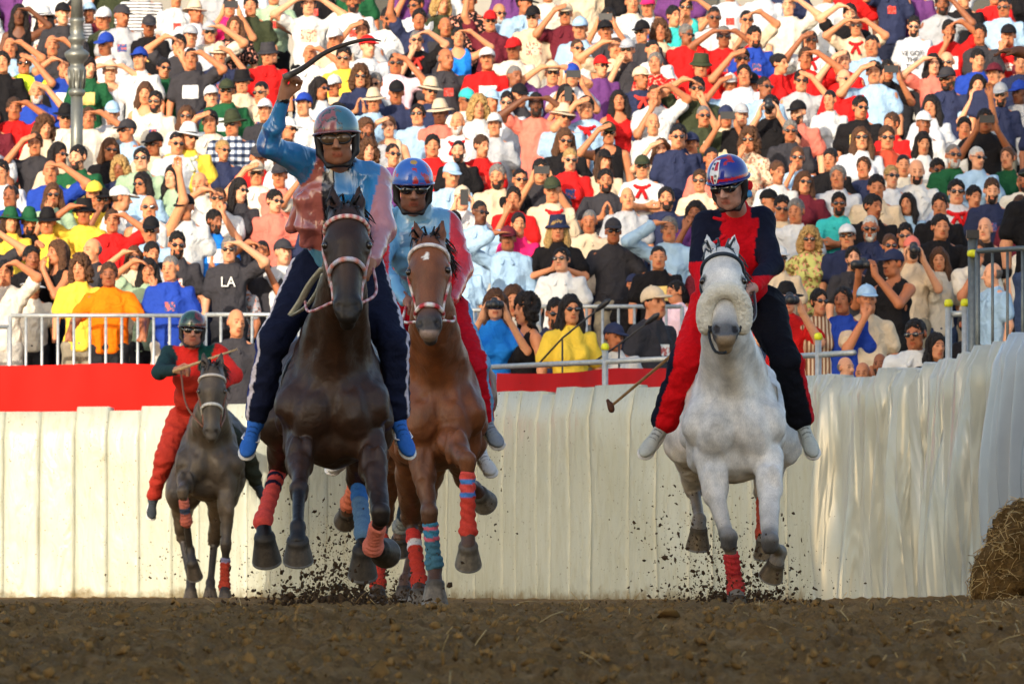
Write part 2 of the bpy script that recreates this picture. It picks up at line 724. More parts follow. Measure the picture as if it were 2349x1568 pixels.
def hoof(name, cor, toe, parent, col, s=1.0):
    """Conical hoof wall with coronet, steel shoe rim and dark sole, set on the line coronet -> toe."""
    cor, toe = np.asarray(cor, float), np.asarray(toe, float)
    air = cor[2] > .15
    d = unit(toe - cor)
    if air:
        d = unit(d + np.array((0, 1.0, 0)))
    else:
        d = unit(np.array((d[0] * .5, -.12, -1)))
    L = max(np.linalg.norm(toe - cor) * .92, .085)
    side = unit(np.cross(d, np.array((0, 1, 0))))
    fr = unit(np.cross(side, d))
    if fr[1] > 0:
        fr = -fr
    prof = [(.030, -.02), (.045, -.012), (.050, .0), (.049, .010), (.053, .03), (.0605, .06), (.0665, .088), (.0675, .092), (.0675, .100), (.060, .102), (.055, .098), (.002, .094)]
    n = 22
    vv, cc, ff = [], [], []
    rr = random.Random(int(abs(cor[0]) * 1000))
    streak = [rr.uniform(.65, 1.25) for _ in range(n)]
    for i, (r, z) in enumerate(prof):
        for k in range(n):
            a = 2 * math.pi * k / n
            q = cor + d * (z / .1 * L) + s * r * (math.cos(a) * side * 1.0 + math.sin(a) * fr * 1.06) + fr * (z / .1) * .022
            vv.append(q)
            if i <= 3:
                cc.append(np.array(col) * .45)
            elif i < 7:
                cc.append(np.array(col) * streak[k])
            elif i < 10:
                cc.append(np.array((.20, .20, .20)))
            else:
                cc.append(np.array((.05, .04, .03)))
    for i in range(len(prof) - 1):
        for k in range(n):
            l = (k + 1) % n
            ff.append((i * n + k, i * n + l, (i + 1) * n + l, (i + 1) * n + k))
    ff.append(tuple((len(prof) - 1) * n + k for k in range(n)))
    return link(name, mesh(name, np.array(vv), ff, True, np.array(cc)), M_HOOF, parent)


def leg_wrap(a, b, parent, bands, r0, r1, bulge=True):
    a, b = np.asarray(a, float), np.asarray(b, float)
    d = unit(b - a)
    P = [cap(a, b, r0, r1, k=.02)]
    if bulge:
        P.append(ell(b, (r1 * 1.25,) * 3, k=.03))
    v, f = volume(P, .009, cuts=[(a, -d)])
    t = (v - a) @ d / np.linalg.norm(b - a)
    v = v + vnormals(v, f) * (.0035 * np.sin(t * 42 + 2 * np.arctan2(v[:, 0] - a[0], v[:, 1] - a[1])))[:, None]
    c = np.zeros((len(v), 3))
    for t0, t1, col in bands:
        c[(t >= t0) & (t < t1)] = col
    return link("leg_wrap", mesh("leg_wrap", v, f, True, c), M_WRAP, parent)


def make_horse(S):
    C = S['C']
    w = S.get('w', 1.0)
    A = lambda x, y, z: C + np.array((x * w, y, z))
    poll = S['poll']
    R = rot(S['pitch'], S.get('roll', 0), S.get('yaw', 0))
    hs = S.get('hs', 1.0)
    hp = horse_head()
    ears = ear_prims(-.062, *S.get('ear', (.02, -.01))) + ear_prims(.062, *S.get('ear', (.02, -.01)))
    throat = poll + R @ (np.array((0, .10, -.2)) * hs)
    nape = poll + R @ (np.array((0, .06, -.05)) * hs)
    P = [ell(A(0, .88, .03), (.265 * w, .72, .33), k=.08, tag=1), ell(A(0, 1.5, .12), (.255 * w, .38, .33), k=.1, tag=1),
         ell(A(0, .28, -.03), (.225 * w, .30, .31), k=.1, tag=1),
         cap(A(0, .5, .34), A(0, 1.0, .28), .10, .13, k=.1, tag=1),
         cap(A(-.095, .45, .30), A(-.18, .10, -.06), .075, .108, k=.05, tag=1), cap(A(.095, .45, .30), A(.18, .10, -.06), .075, .108, k=.05, tag=1),
         cap(A(-.165, .55, .12), A(-.215, .34, -.12), .09, .085, k=.05, tag=1), cap(A(.165, .55, .12), A(.215, .34, -.12), .09, .085, k=.05, tag=1),
         cap(A(-.17, .12, -.02), A(-.165, .22, -.24), .096, .09, k=.035, tag=1), cap(A(.17, .12, -.02), A(.165, .22, -.24), .096, .09, k=.035, tag=1),
         ell(A(-.088, .035, -.08), (.105, .095, .16), rot(0, .35, 0), k=.022, tag=1), ell(A(.088, .035, -.08), (.105, .095, .16), rot(0, -.35, 0), k=.022, tag=1),
         ell(A(-.11, .09, -.235), (.075, .085, .08), k=.03, tag=1), ell(A(.11, .09, -.235), (.075, .085, .08), k=.03, tag=1),
         ell(A(0, .22, -.24), (.15, .2, .12), k=.06, tag=1),
         # neck: crest, two sides, windpipe, jugular grooves
         cap(A(0, .5, .33), nape, .115, .082, k=.08, tag=2),
         cap(A(-.07, .24, .16), throat + np.array((-.012, .03, 0)), .125, .078, k=.05, tag=2), cap(A(.07, .24, .16), throat + np.array((.012, .03, 0)), .125, .078, k=.05, tag=2),
         cap(A(-.10, .12, .02), A(-.055, .12, .38), .085, .07, k=.05, tag=2), cap(A(.10, .12, .02), A(.055, .12, .38), .085, .07, k=.05, tag=2),
         cap(A(0, .085, -.06), A(0, .04, .16), .085, .085, k=.06, tag=2), cap(A(0, .04, .16), throat + np.array((0, .0, -.05)), .08, .06, k=.06, tag=2),
         cap(A(-.095, -.035, .03), throat + np.array((-.066, -.05, -.09)), .018, .014, k=.04, sub=True), cap(A(.095, -.035, .03), throat + np.array((.066, -.05, -.09)), .018, .014, k=.04, sub=True),
         cap(A(0, -.065, -.02), A(0, -.055, -.22), .010, .012, k=.035, sub=True),
         cap(nape, throat, .082, .078, k=.06, tag=2)]
    P += xform([dict(p, tag=3) for p in hp], R, poll, hs)
    P += xform([dict(p, tag=4) for p in ears], R, poll, hs)
    root = empty(S['name'], (C[0], C[1] + .8, 0))
    inv = np.array((C[0], C[1] + .8, 0))
    legs = []
    for kind, E, K, T, H in S['legs']:
        E, K, T, H = (np.asarray(q, float) for q in (E, K, T, H))
        cor = T + (H - T) * .42
        if kind == 'F':
            m = E + (K - E) * .45
            sx = 1 if E[0] > C[0] else -1
            P += [cap(E, m, .078, .054, k=.045, tag=5), cap(m, K, .053, .038, k=.025, tag=5), ell(E + (K - E) * .32 + np.array((sx * .022, -.03, 0)), (.042, .045, .11), k=.018, tag=5), ell(E + (K - E) * .30 + np.array((-sx * .035, -.02, 0)), (.038, .045, .10), k=.018, tag=5),
                  ell(K + np.array((0, -.006, .012)), (.05, .047, .048), k=.016, tag=6), ell(K + np.array((0, .0, -.03)), (.044, .043, .038), k=.012, tag=6)]
        else:
            P += [cap(A((.15 if E[0] > C[0] else -.15), 1.45, .1), E, .2, .15, k=.08, tag=1), cap(E, K, .12, .05, k=.05, tag=5), ell(K, (.05, .062, .066), k=.02, tag=6)]
        P += [cap(K, T, .034, .029, k=.012, tag=7), cap(K + np.array((0, .032, 0)), T + np.array((0, .026, 0)), .023, .02, k=.008, tag=7), ell(T, (.041, .046, .043), k=.018, tag=7), cap(T, cor, .035, .044, k=.015, tag=7)]
        legs.append((kind, E, K, T, cor, H))
    v, f = volume(P, S.get('h', .0135))
    tg = nearest_tag(P, v)
    L = (v - poll) @ R / hs
    c = S['color'](v, tg, L, P)
    rel = (1 - 2 * np.abs(fbm(v * np.array((9, 6, 4.5)) + 3.3, 3)))
    amt = np.where((tg == 1) | (tg == 5), .016, np.where(tg == 2, .011, .0015))
    v = v + vnormals(v, f) * (amt * (rel - .4))[:, None]
    # inner nostril
    for sx in (-1, 1):
        m = (tg == 3) & (np.linalg.norm((L - np.array((sx * .05, -.085, -.55))) / np.array((.02, .03, .028)), axis=1) < 1.0)
        c[m] = (.012, .008, .008)
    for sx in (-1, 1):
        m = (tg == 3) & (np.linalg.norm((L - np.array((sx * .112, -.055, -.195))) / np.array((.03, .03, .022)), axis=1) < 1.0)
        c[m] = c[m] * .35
    body = link("body", mesh("horse_body", v - inv, f, True, c), M_HORSE, root)

    def place(o):
        o.matrix_parent_inverse = Matrix.Identity(4)
        o.location = Vector(-inv)
        return o
    for sx in (-1, 1):
        e = R @ (np.array((sx * .107, -.048, -.197)) * hs) + poll
        v, f = volume([ell((0, 0, 0), (.02 * hs,) * 3)], .005)
        eo = link("eye", mesh("horse_eye", v + e, f, True, np.tile((.015, .01, .008), (len(v), 1))), M_GLOSS, root)
        place(eo)
    for i, (kind, E, K, T, cor, H) in enumerate(legs):
        place(hoof("hoof", cor, H, root, S.get('hoofcol', (.09, .07, .05)), S.get('hoofs', 1.0)))
        wr = S['wraps'][i]
        if wr:
            place(leg_wrap(K + (T - K) * wr[0], K + (T - K) * wr[1], root, wr[2], .044, .040))
    # forelock and mane
    mb = MB()
    rr = random.Random(S['name'])
    for i in range(70):
        a = np.array((rr.uniform(-.045, .045), rr.uniform(-.02, .06), rr.uniform(.0, .03)))
        b = a + np.array((rr.uniform(-.05, .05), rr.uniform(-.09, -.03) if i % 2 else rr.uniform(.0, .06), rr.uniform(-.06, .07)))
        q = b + np.array((rr.uniform(-.03, .03), rr.uniform(-.03, .0), rr.uniform(-.09, -.02)))
        pts = spline(np.array([a, b, q]), 5) * hs @ R.T + poll
        mb.tube(pts, np.array((.006, .007, .006, .004, .001)), 4, S['mane'])
    for i in range(140):
        t = rr.random()
        base = nape + (A(0, .75, .5) - nape) * t + np.array((0, .03, .06 + .05 * math.sin(t * 3)))
        sd = rr.choice((-1, 1)) if S.get('mane2') else 1
        q1 = base + np.array((sd * rr.uniform(.03, .09), rr.uniform(-.02, .08), rr.uniform(.0, .07)))
        q2 = q1 + np.array((sd * rr.uniform(.02, .08), rr.uniform(.02, .12), rr.uniform(-.14, -.03)))
        mb.tube(spline(np.array([base, q1, q2]), 5), np.array((.008, .009, .008, .005, .001)), 4, S['mane'])
    place(mb.build("mane", M_HAIR, root, True, True))
    mb = MB()
    dock = A(0, 1.86, .3)
    for i in range(110):
        e = np.array((rr.gauss(S.get('tail', 0), .1), rr.uniform(.5, .95), rr.uniform(-.45, -.05)))
        pts = spline(np.array([dock, dock + np.array((e[0] * .2, .2, .02)), dock + e * np.array((.7, .9, .45)), dock + e]), 8)
        mb.tube(pts + np.array((rr.uniform(-.03, .03), 0, rr.uniform(-.03, .03))), np.array((.02, .018, .014, .012, .01, .008, .005, .002)), 4, S['mane'])
    place(mb.build("tail", M_HAIR, root, True, True))
    # bridle
    hp_ = hp
    bc = S['bridle']
    mb = MB()
    pts = loop_on(hp_, R, poll, hs, -.10, -1.75, 1.75, 25, .0, -.03, .006)
    mb.tube(pts, .0105 * hs, 8, bc['brow'], flat=1.2)
    br = place(mb.build("browband", M_LEATHER, root, True, True))
    mb = MB()
    for sx in (-1, 1):
        pp = []
        for z in np.linspace(-.03, -.47, 16):
            q = loop_on(hp_, R, poll, hs, z, sx * 1.55, sx * 1.55, 1, .015, 0, .005)[0]
            pp.append(q)
        mb.tube(np.array(pp), .009 * hs, 6, bc['cheek'])
    place(mb.build("cheek_strap", M_LEATHER, root, True, True))
    if bc.get('fleece'):
        pts = loop_on(hp_, R, poll, hs, bc.get('nz', -.37), -1.6, 1.6, 22, .02, bc.get('ntilt', -.1), .029)
        v, f = volume([cap(pts[i], pts[i + 1], .041, k=.02) for i in range(len(pts) - 1)], .009)
        v = wrinkle(v, f, .006, (90, 90, 90), 2)
        place(link("noseband", mesh("noseband", v, f, True, np.tile((.92, .88, .75), (len(v), 1))), M_FLEECE, root))
    else:
        mb = MB()
        pts = loop_on(hp_, R, poll, hs, bc.get('nz', -.37), -1.9, 1.9, 25, .02, bc.get('ntilt', -.05), .006)
        mb.tube(pts, .012 * hs, 8, bc['nose'], flat=1.3)
        place(mb.build("noseband", M_LEATHER, root, True, True))
    mb = MB()
    for sx, hand in ((-1, S['hands'][0]), (1, S['hands'][1])):
        if hand is None:
            continue
        bit = loop_on(hp_, R, poll, hs, -.49, sx * 1.5, sx * 1.5, 1, .0, 0, .006)[0]
        m = (bit + hand) / 2 + np.array((sx * .045, .0, -.05))
        mb.tube(spline(np.array([bit, m, np.asarray(hand)]), 14), .008, 6, bc['rein'])
    if mb.v:
        place(mb.build("rein", M_LEATHER, root, True, True))
    if 'extra' in S:
        S['extra'](root, place, R, poll, hs, hp_)
    tag(root, S['label'], "horse", "racing horses")
    return root


# ------------------------------------------------------------------ jockeys
def make_rider(S):
    g = {k: np.asarray(q, float) for k, q in S['pts'].items()}
    base = np.array((g['pelvis'][0], g['pelvis'][1], g['pelvis'][2] - .1))
    root = empty("person", base)

    def part(name, v, f, c, mat, parent=root):
        me = mesh(name, v - base, f, True, c)
        return link(name, me, mat, parent)
    Rh = rot(*S['head_rot'])
    hs = S.get('hs', 1.06)
    # body: head, neck, trunk, arms and hands in one surface
    B = xform(head_prims(), Rh, g['head'], hs)
    B += [cap(g['head'] + Rh @ np.array((0, .02, -.07)), g['neck'], .056, .06, k=.03, tag=9), cap(g['neck'] + (g['pelvis'] - g['neck']) * .25, g['pelvis'], .08, .09, k=.05, tag=1), cap(g['neck'], g['neck'] + (g['pelvis'] - g['neck']) * .25, .055, .06, k=.03, tag=1)]
    for sd in 'LR':
        dip = unit(g['neck'] - g['pelvis']) * .075
        B += [cap(g['neck'] - dip, g['sh' + sd] - dip * .3, .05, .045, k=.03, tag=1), cap(g['sh' + sd], g['el' + sd], .042, .036, k=.03, tag=1), cap(g['el' + sd], g['wr' + sd], .036, .027, k=.02, tag=8)]
        hd = S['hand' + sd]
        B += hand_prims(g['wr' + sd], hd[0], hd[1], hd[2], hd[3], 1.08)
        B += [cap(g['pelvis'], g['hip' + sd], .08, k=.03, tag=1), cap(g['hip' + sd], g['kn' + sd], .06, .045, k=.03, tag=1), cap(g['kn' + sd], g['an' + sd], .045, .035, k=.03, tag=1)]
    v, f = volume(B, S.get('bh', .0095))
    L = (v - g['head']) @ Rh / hs
    tint = np.ones((len(v), 3))
    isface = (np.linalg.norm(L, axis=1) < .2)
    tint[isface] = face_tint(L[isface])
    low = isface & (L[:, 2] < -.035) & (L[:, 1] < .0) & (np.abs(tint - 1).sum(1) < .01)
    tint[low] = S.get('stubble', (.72, .68, .68))
    body = part("body", v, f, tint, M_SKIN)
    body.color = (*S['skin'], 1)
    # jacket
    sh = (g['shL'] + g['shR']) / 2
    up = unit(g['neck'] - g['pelvis'])
    T = [ell(g['chest'], (.18, .135, .21), k=.06, tag=1), ell(g['waist'], (.15, .12, .15), k=.08, tag=1), ell(g['pelvis'] + up * .05, (.155, .13, .09), k=.06, tag=1),
         cap(g['shL'], g['shR'], .075, k=.06, tag=1), cap(g['neck'] - up * .05, g['neck'] + up * .05, .084, .075, k=.03, tag=4)]
    for sd, tgn in (('L', 2), ('R', 3)):
        wr = g['wr' + sd] + (g['el' + sd] - g['wr' + sd]) * .06
        T += [cap(g['sh' + sd], g['el' + sd], .078, .064, k=.045, tag=tgn), cap(g['el' + sd], wr, .062, .040, k=.03, tag=tgn)]
    T += S.get('jacket_extra', [])
    v, f = volume(T, S.get('jh', .0105))
    c = S['jacket'](v, nearest_tag(T, v), vnormals(v, f))
    tj = nearest_tag(T, v)
    w_ = wrinkle(v, f, S.get('fold', .022), S.get('fscale', (5.5, 5.5, 8)), 2, S.get('seed', 1.0))
    v = v + (w_ - v) * np.where((tj == 2) | (tj == 3), .5, 1.0)[:, None]
    part("jacket", v, f, c, S.get('jmat', M_SATIN))
    # trousers
    for_legs = []
    for sd, tgn in (('L', 2), ('R', 3)):
        an = g['an' + sd] + (g['kn' + sd] - g['an' + sd]) * .08
        for_legs += [cap(g['pelvis'], g['hip' + sd], .12, .11, k=.05, tag=tgn), cap(g['hip' + sd], g['kn' + sd], .112, .082, k=.04, tag=tgn), cap(g['kn' + sd], an, .08, S.get('cuff', .062), k=.03, tag=tgn)]
    v, f = volume(for_legs, .011)
    c = S['trousers'](v, nearest_tag(for_legs, v), vnormals(v, f))
    v = wrinkle(v, f, .016, (7, 7, 11), 3, S.get('seed', 1.0) + 5)
    part("trousers", v, f, c, M_COTTON)
    # shoes
    for sd in 'LR':
        a, t = g['an' + sd], g['to' + sd]
        d = unit(t - a)
        lg = unit(g['kn' + sd] - a)
        upv = unit(lg - d * (lg @ d) + np.array((0, -.25, 0)))
        upv = unit(upv - d * (upv @ d))
        sv = np.cross(d, upv)
        Rf = np.stack([d, sv, upv], 1)
        L = np.linalg.norm(t - a) + .03
        Q = [cap(a + lg * .03, a - upv * .01, .038, .041, k=.02), ell(a - d * .012 - upv * .03, (.045, .037, .036), Rf, k=.02),
             cap(a + d * .02 - upv * .02, a + d * (L * .55) - upv * .036, .037, .033, k=.025), ell(a + d * (L * .72) - upv * .045, (L * .33, .043, .026), Rf, k=.02)]
        v, f = volume(Q, .0065)
        q = (v - a) @ d / L
        c = np.tile(np.array(S['shoe']), (len(v), 1))
        lat = np.abs((v - a) @ sv)
        top = ((v - a) @ upv) > -.04 + .0 * q
        c[(np.sin(q * 48) > .55) & (q > .12) & (q < .55) & (lat < .024) & top] *= .4
        so = part("shoe", v, f, c, M_SHOE)
        sl = [ell(a + d * (L * .40) - upv * .068, (L * .62, .044, .013), Rf, k=.01), ell(a + d * (L * .8) - upv * .068, (L * .26, .047, .012), Rf, k=.01)]
        v, f = volume(sl, .0065)
        part("sole", v, f, np.tile(lin(226, 224, 218), (len(v), 1)), M_SHOE, so)
        if S.get('flash'):
            mb = MB()
            for k in (-1, 1):
                p = a + d * (L * .5) + sv * (k * .038) - upv * .04
                mb.tube(np.array([p - d * .035 + upv * .012, p + sv * k * .006, p + d * .03 + upv * .018 - sv * k * .006]), np.array((.002, .006, .002)), 5, (.85, .85, .85))
            o = mb.build("shoe_flash", M_SHOE, so, True, True)
            o.location = Vector(-base)
    # helmet
    H0 = g['head']
    hp = [ell((0, .008, .045), (.106, .128, .112), k=.02)]
    rim_z = .028
    def under(G):
        q = (G - H0) @ Rh / hs
        return (rim_z + .10 * np.clip(q[..., 1] + .06, -1, .06) * -1.0 - q[..., 2]) * hs
    v, f = volume(xform(hp, Rh, H0, hs), .006, cuts=[under])
    L = (v - H0) @ Rh / hs
    c = S['helmet'](L)
    hel = part("helmet", v, f, c, M_GLOSS)
    mb = MB()
    ring = []
    for a in np.linspace(0, 2 * math.pi, 40, endpoint=False):
        x, y = math.sin(a) * .109, .008 - math.cos(a) * .132
        z = rim_z + .004 - .10 * min(max(y + .06, -1), .06)
        ring.append(Rh @ (np.array((x, y, z)) * hs) + H0)
    mb.tube(np.array(ring), .006, 6, S.get('rim', (.02, .02, .03)), closed=True)
    o = mb.build("rim", M_GLOSS, hel, True, True)
    o.location = Vector(-base)
    # harness: side flaps and chin strap
    hs_p = []
    for sx in (-1, 1):
        hs_p += [cap((sx * .086, .0, .02), (sx * .082, -.005, -.06), .02, .018, k=.015), cap((sx * .082, -.005, -.06), (sx * .045, -.045, -.118), .014, .012, k=.015)]
    hs_p += [cap((-.045, -.045, -.118), (.045, -.045, -.118), .011, k=.015), cap((-.08, .02, .0), (.0, .1, -.03), .02, k=.02), cap((.08, .02, .0), (.0, .1, -.03), .02, k=.02)]
    v, f = volume(xform(hs_p, Rh, H0, hs), .006)
    part("chin_strap", v, f, np.tile((.012, .012, .016), (len(v), 1)), M_LEATHER)
    # goggles
    gp = [ell((-.033, -.086, .006), (.038, .022, .025), k=.012), ell((.033, -.086, .006), (.038, .022, .025), k=.012)]
    for sx in (-1, 1):
        gp.append(cap((sx * .066, -.07, .008), (sx * .09, .0, .018), .008, .009, k=.012))
    v, f = volume(xform(gp, Rh, H0, hs), .0045)
    gl = part("goggles", v, f, None, S.get('lens', M_LENS))
    if S.get('frame'):
        mb = MB()
        for sx in (-1, 1):
            r_ = [Rh @ (np.array((sx * .033 + .037 * math.cos(a), -.104 + .012 * abs(math.cos(a)), .006 + .024 * math.sin(a))) * hs) + H0 for a in np.linspace(0, 6.28, 20, endpoint=False)]
            mb.tube(np.array(r_), .005, 5, S['frame'], closed=True)
        o = mb.build("frame", M_LEATHER, gl, True, True)
        o.location = Vector(-base)
    if 'extra' in S:
        S['extra'](root, base, part, Rh, H0, hs, hel)
    tag(root, S['label'], "person", "jockeys")
    return root

# ------------------------------------------------------------------ ground
def drop(d):
    d = np.asarray(d, float)
    a = np.clip(43 - d, 0, 23)
    return -.00054 * a ** 2 - np.clip(20 - d, 0, 100) * .0248 * np.clip(d + 60, 0, 60) / 60


def grade(a, b, n, p=1.0):
    return list(a + (b - a) * (np.linspace(0, 1, n) ** p))


gx = sorted(set([round(q, 4) for q in [-600, -200, -80, -40, -22, -14, -10, -8, -7, -6.2, -5.6, -5.1, -4.7] + list(np.linspace(-4.2, 4.2, 440)) + [4.7, 5.1, 5.6, 6.2, 7, 8, 10, 14, 22, 40, 80, 200, 600]]))
gy = sorted(set([round(q, 4) for q in [-300, -100, -40, -20, -8, 0, 6, 11, 14, 16] + list(np.linspace(18, 34, 280)) + list(np.linspace(34.06, 56, 240)) + list(np.linspace(56.2, 80, 60)) + [84, 90, 100, 120, 160, 260, 600, 1500]]))
gx, gy = np.array(gx), np.array(gy)
GX, GY = np.meshgrid(gx, gy)
Q = np.stack([GX, GY, np.zeros_like(GX)], -1)
near = np.clip(1 - (GY - 40) / 7, 0.32, 1) * np.clip((16 + 6 - np.abs(GX)) / 6, 0, 1)
lump = fbm(Q * np.array((5, 3.4, 1)), 4)
ridge = 1 - np.abs(fbm(Q * np.array((9, 5, 1)) + 31, 3)) * 2
fine = fbm(Q * np.array((26, 15, 1)) + 9, 3)
hz = .034 * lump + .038 * np.clip(ridge, 0, 1) ** 2 + .036 * fine + .02 * fbm(Q * .6, 2)
GZ = drop(GY) + hz * near - .006
GZ += .07 * np.clip((GX - 2.2) / 1.2, 0, 1) * np.clip((50 - np.abs(GY - 50)) / 50, 0, 1) * (GY > 30) * (GX < 8)
GV = np.stack([GX, GY, GZ], -1).reshape(-1, 3)
ny_, nx_ = GX.shape
ii = np.arange(ny_ * nx_).reshape(ny_, nx_)
GF = np.stack([ii[:-1, :-1], ii[:-1, 1:], ii[1:, 1:], ii[1:, :-1]], -1).reshape(-1, 4)
M = Mat("track_dirt", .95, .1)
_v = M.coords()
_c = M.ramp(M.noise(_v, 2.2, 6, .6), [(.3, (.22, .125, .043)), (.55, (.35, .208, .076)), (.75, (.47, .29, .118))])
_c = M.mul(_c, M.ramp(M.noise(M.coords("Object", (60, 60, 60)), 1.0, 5, .65), [(.3, (.62, .6, .58)), (.7, (1.15, 1.12, 1.1))]))
M.color(_c)
M.bump(M.noise(M.coords("Object", (1, .6, 1)), 38, 6, .75), 1.0, .05)
M_DIRT = M.m
structure(link("ground", mesh("ground", GV, GF, True), M_DIRT))


def ground_z(x, d):
    i = np.clip(np.searchsorted(gx, x), 0, len(gx) - 1)
    j = np.clip(np.searchsorted(gy, d), 0, len(gy) - 1)
    return GZ[j, i]


# loose clods lying on the track
def ico_blob(rr, r):
    t = (1 + 5 ** .5) / 2
    P = np.array([(-1, t, 0), (1, t, 0), (-1, -t, 0), (1, -t, 0), (0, -1, t), (0, 1, t), (0, -1, -t), (0, 1, -t), (t, 0, -1), (t, 0, 1), (-t, 0, -1), (-t, 0, 1)], float) / 1.9
    P *= (1 + .45 * rr.standard_normal((12, 1)))
    P *= r * np.array((1, rr.uniform(.6, 1.2), rr.uniform(.3, .7)))
    R = rot(*rr.uniform(0, 6.28, 3))
    return P @ R.T


ICO_F = [(0, 11, 5), (0, 5, 1), (0, 1, 7), (0, 7, 10), (0, 10, 11), (1, 5, 9), (5, 11, 4), (11, 10, 2), (10, 7, 6), (7, 1, 8), (3, 9, 4), (3, 4, 2), (3, 2, 6), (3, 6, 8), (3, 8, 9), (4, 9, 5), (2, 4, 11), (6, 2, 10), (8, 6, 7), (9, 8, 1)]
ICO_F = np.array(ICO_F)


def blob_cloud(name, centres, radii, mat, label, cat, kind="stuff"):
    vv, ff = [], []
    for i, (c, r) in enumerate(zip(centres, radii)):
        vv.append(ico_blob(RNG, r) + c)
        ff.append(ICO_F + 12 * i)
    o = link(name, mesh(name, np.concatenate(vv), np.concatenate(ff), False), mat)
    tag(o, label, cat, kind=kind)
    return o


M_CLOD = simple("clod_dirt", (.27, .16, .057), .95, .1, noise=.7, nscale=7, bump=.6)
NC = 15000
cd = 19 + 30 * RNG.random(NC) ** 1.0
cx = (RNG.random(NC) - .5) * 2 * (cd * .064 + .35)
cr = .005 + .017 * RNG.random(NC) ** 3.2
cr *= np.where(RNG.random(NC) < .012, 2.0, 1) * np.clip(1.25 - (cd - 36) * .05, .45, 1.1)
blob_cloud("dirt_clods", np.stack([cx, cd, ground_z(cx, cd) + cr * .1], -1), cr, M_CLOD, "loose brown dirt clods strewn over the race track", "dirt")


# clods and grit thrown up by the hooves
def spray(n, cx_, cy_, d, sx, sy, up, rmin, rmax, rr):
    C, Rr = [], []
    for _ in range(n):
        t = rr.random()
        vx = cx_ + rr.normal(0, sx) * (.5 + .7 * t)
        vy = cy_ - abs(rr.normal(0, 1)) * sy * (1 if rr.random() < up else .3)
        C.append(V(vx, vy, d + rr.normal(0, .5)))
        Rr.append(rmin + (rmax - rmin) * rr.random() ** 4)
    return C, Rr


C_, R_ = [], []
for args in ((2000, 765, 1390, 44.5, 100, 75, .5, .002, .015), (700, 770, 1400, 44.0, 75, 24, .5, .004, .022), (300, 760, 1290, 45.0, 110, 60, 1, .002, .009),
             (260, 900, 1385, 48, 60, 40, .5, .002, .010), (1100, 765, 1375, 45.0, 125, 115, .8, .0015, .008), (60, 1120, 1250, 48.5, 40, 130, 1, .0025, .007), (70, 1150, 1100, 49, 60, 120, 1, .002, .006)):
    a, b = spray(*args, RNG)
    C_ += a
    R_ += b
M_FLY = simple("flung_dirt", (.075, .048, .028), .95, .1, noise=.4, nscale=50)
blob_cloud("flying_dirt", C_, R_, M_FLY, "dark dirt crumbs flung up behind the leading dark horse", "dirt")
C_, R_ = [], []
for args in ((1600, 1685, 1390, 46.3, 95, 72, .5, .002, .013), (650, 1700, 1400, 46.0, 75, 22, .5, .003, .02), (900, 1675, 1375, 46.6, 115, 110, .8, .0015, .008), (150, 1620, 1290, 46.8, 70, 70, 1, .003, .012), (90, 1500, 1260, 47.5, 60, 120, 1, .002, .010)):
    a, b = spray(*args, RNG)
    C_ += a
    R_ += b
blob_cloud("flying_dirt", C_, R_, M_FLY, "dark dirt crumbs flung up around the white horse's hooves", "dirt")
C_, R_ = [], []
for args in ((90, 400, 1330, 71.5, 60, 60, .8, .003, .012), (40, 560, 1330, 71.5, 50, 60, .8, .003, .010), (20, 150, 1200, 72.5, 120, 200, 1, .003, .006)):
    a, b = spray(*args, RNG)
    C_ += a
    R_ += b
blob_cloud("flying_dirt", C_, R_, M_FLY, "scattered dirt specks flung up around the far left horse", "dirt")

# straw stalks lying about
M_STRAW = vcolmat("straw", .7, .2, .3, 60)
mb = MB()
rs = random.Random(3)
for i in range(190):
    d = rs.uniform(24, 50)
    vx = 2349 * (1 - rs.random() ** 2.0 * .8)
    x = X(vx, d)
    z = float(ground_z(x, d))
    L = rs.uniform(.03, .11)
    a, e = rs.uniform(0, 6.28), rs.uniform(.0, 1.0) ** 2
    q = np.array((x, d, z + .004))
    dv = np.array((math.cos(a) * math.cos(e), math.sin(a) * math.cos(e), math.sin(e) + .05)) * L
    mb.tube(np.array([q, q + dv * .5 + np.array((0, 0, .006)), q + dv]), .0018, 4, lin(190, 165, 115) if rs.random() < .7 else lin(130, 105, 66))
tag(mb.build("straw_stalks", M_STRAW, None, True, True), "thin pale straw stalks scattered on the dirt track", "straw", kind="stuff")

# ------------------------------------------------------------------ padded wall round the bend
WALL_H = 1.65
wall_pts = np.array([(X(vx, d), d) for vx, d in ((-900, 75.4), (-300, 75.2), (0, 75.0), (400, 74.4), (700, 73.0), (900, 71.2), (1100, 69.2), (1300, 67.4), (1500, 66.0), (1700, 64.8), (1900, 63.2), (2050, 61.4), (2150, 59.4), (2230, 56.6), (2290, 54.6), (2345, 52.8), (2430, 50.0), (2560, 45.5), (2800, 39.0))])
wall_c = spline(np.c_[wall_pts, np.zeros(len(wall_pts))], 700)[:, :2]
wall_s = np.r_[0, np.cumsum(np.linalg.norm(np.diff(wall_c, axis=0), axis=1))]


def wall_at(s):
    x = np.interp(s, wall_s, wall_c[:, 0])
    y = np.interp(s, wall_s, wall_c[:, 1])
    x2 = np.interp(s + .02, wall_s, wall_c[:, 0])
    y2 = np.interp(s + .02, wall_s, wall_c[:, 1])
    t = np.stack([x2 - x, y2 - y], -1)
    t /= np.linalg.norm(t, axis=-1)[..., None] + 1e-12
    return np.stack([x, y], -1), np.stack([t[..., 1], -t[..., 0]], -1)  # point, outward normal (towards the track)


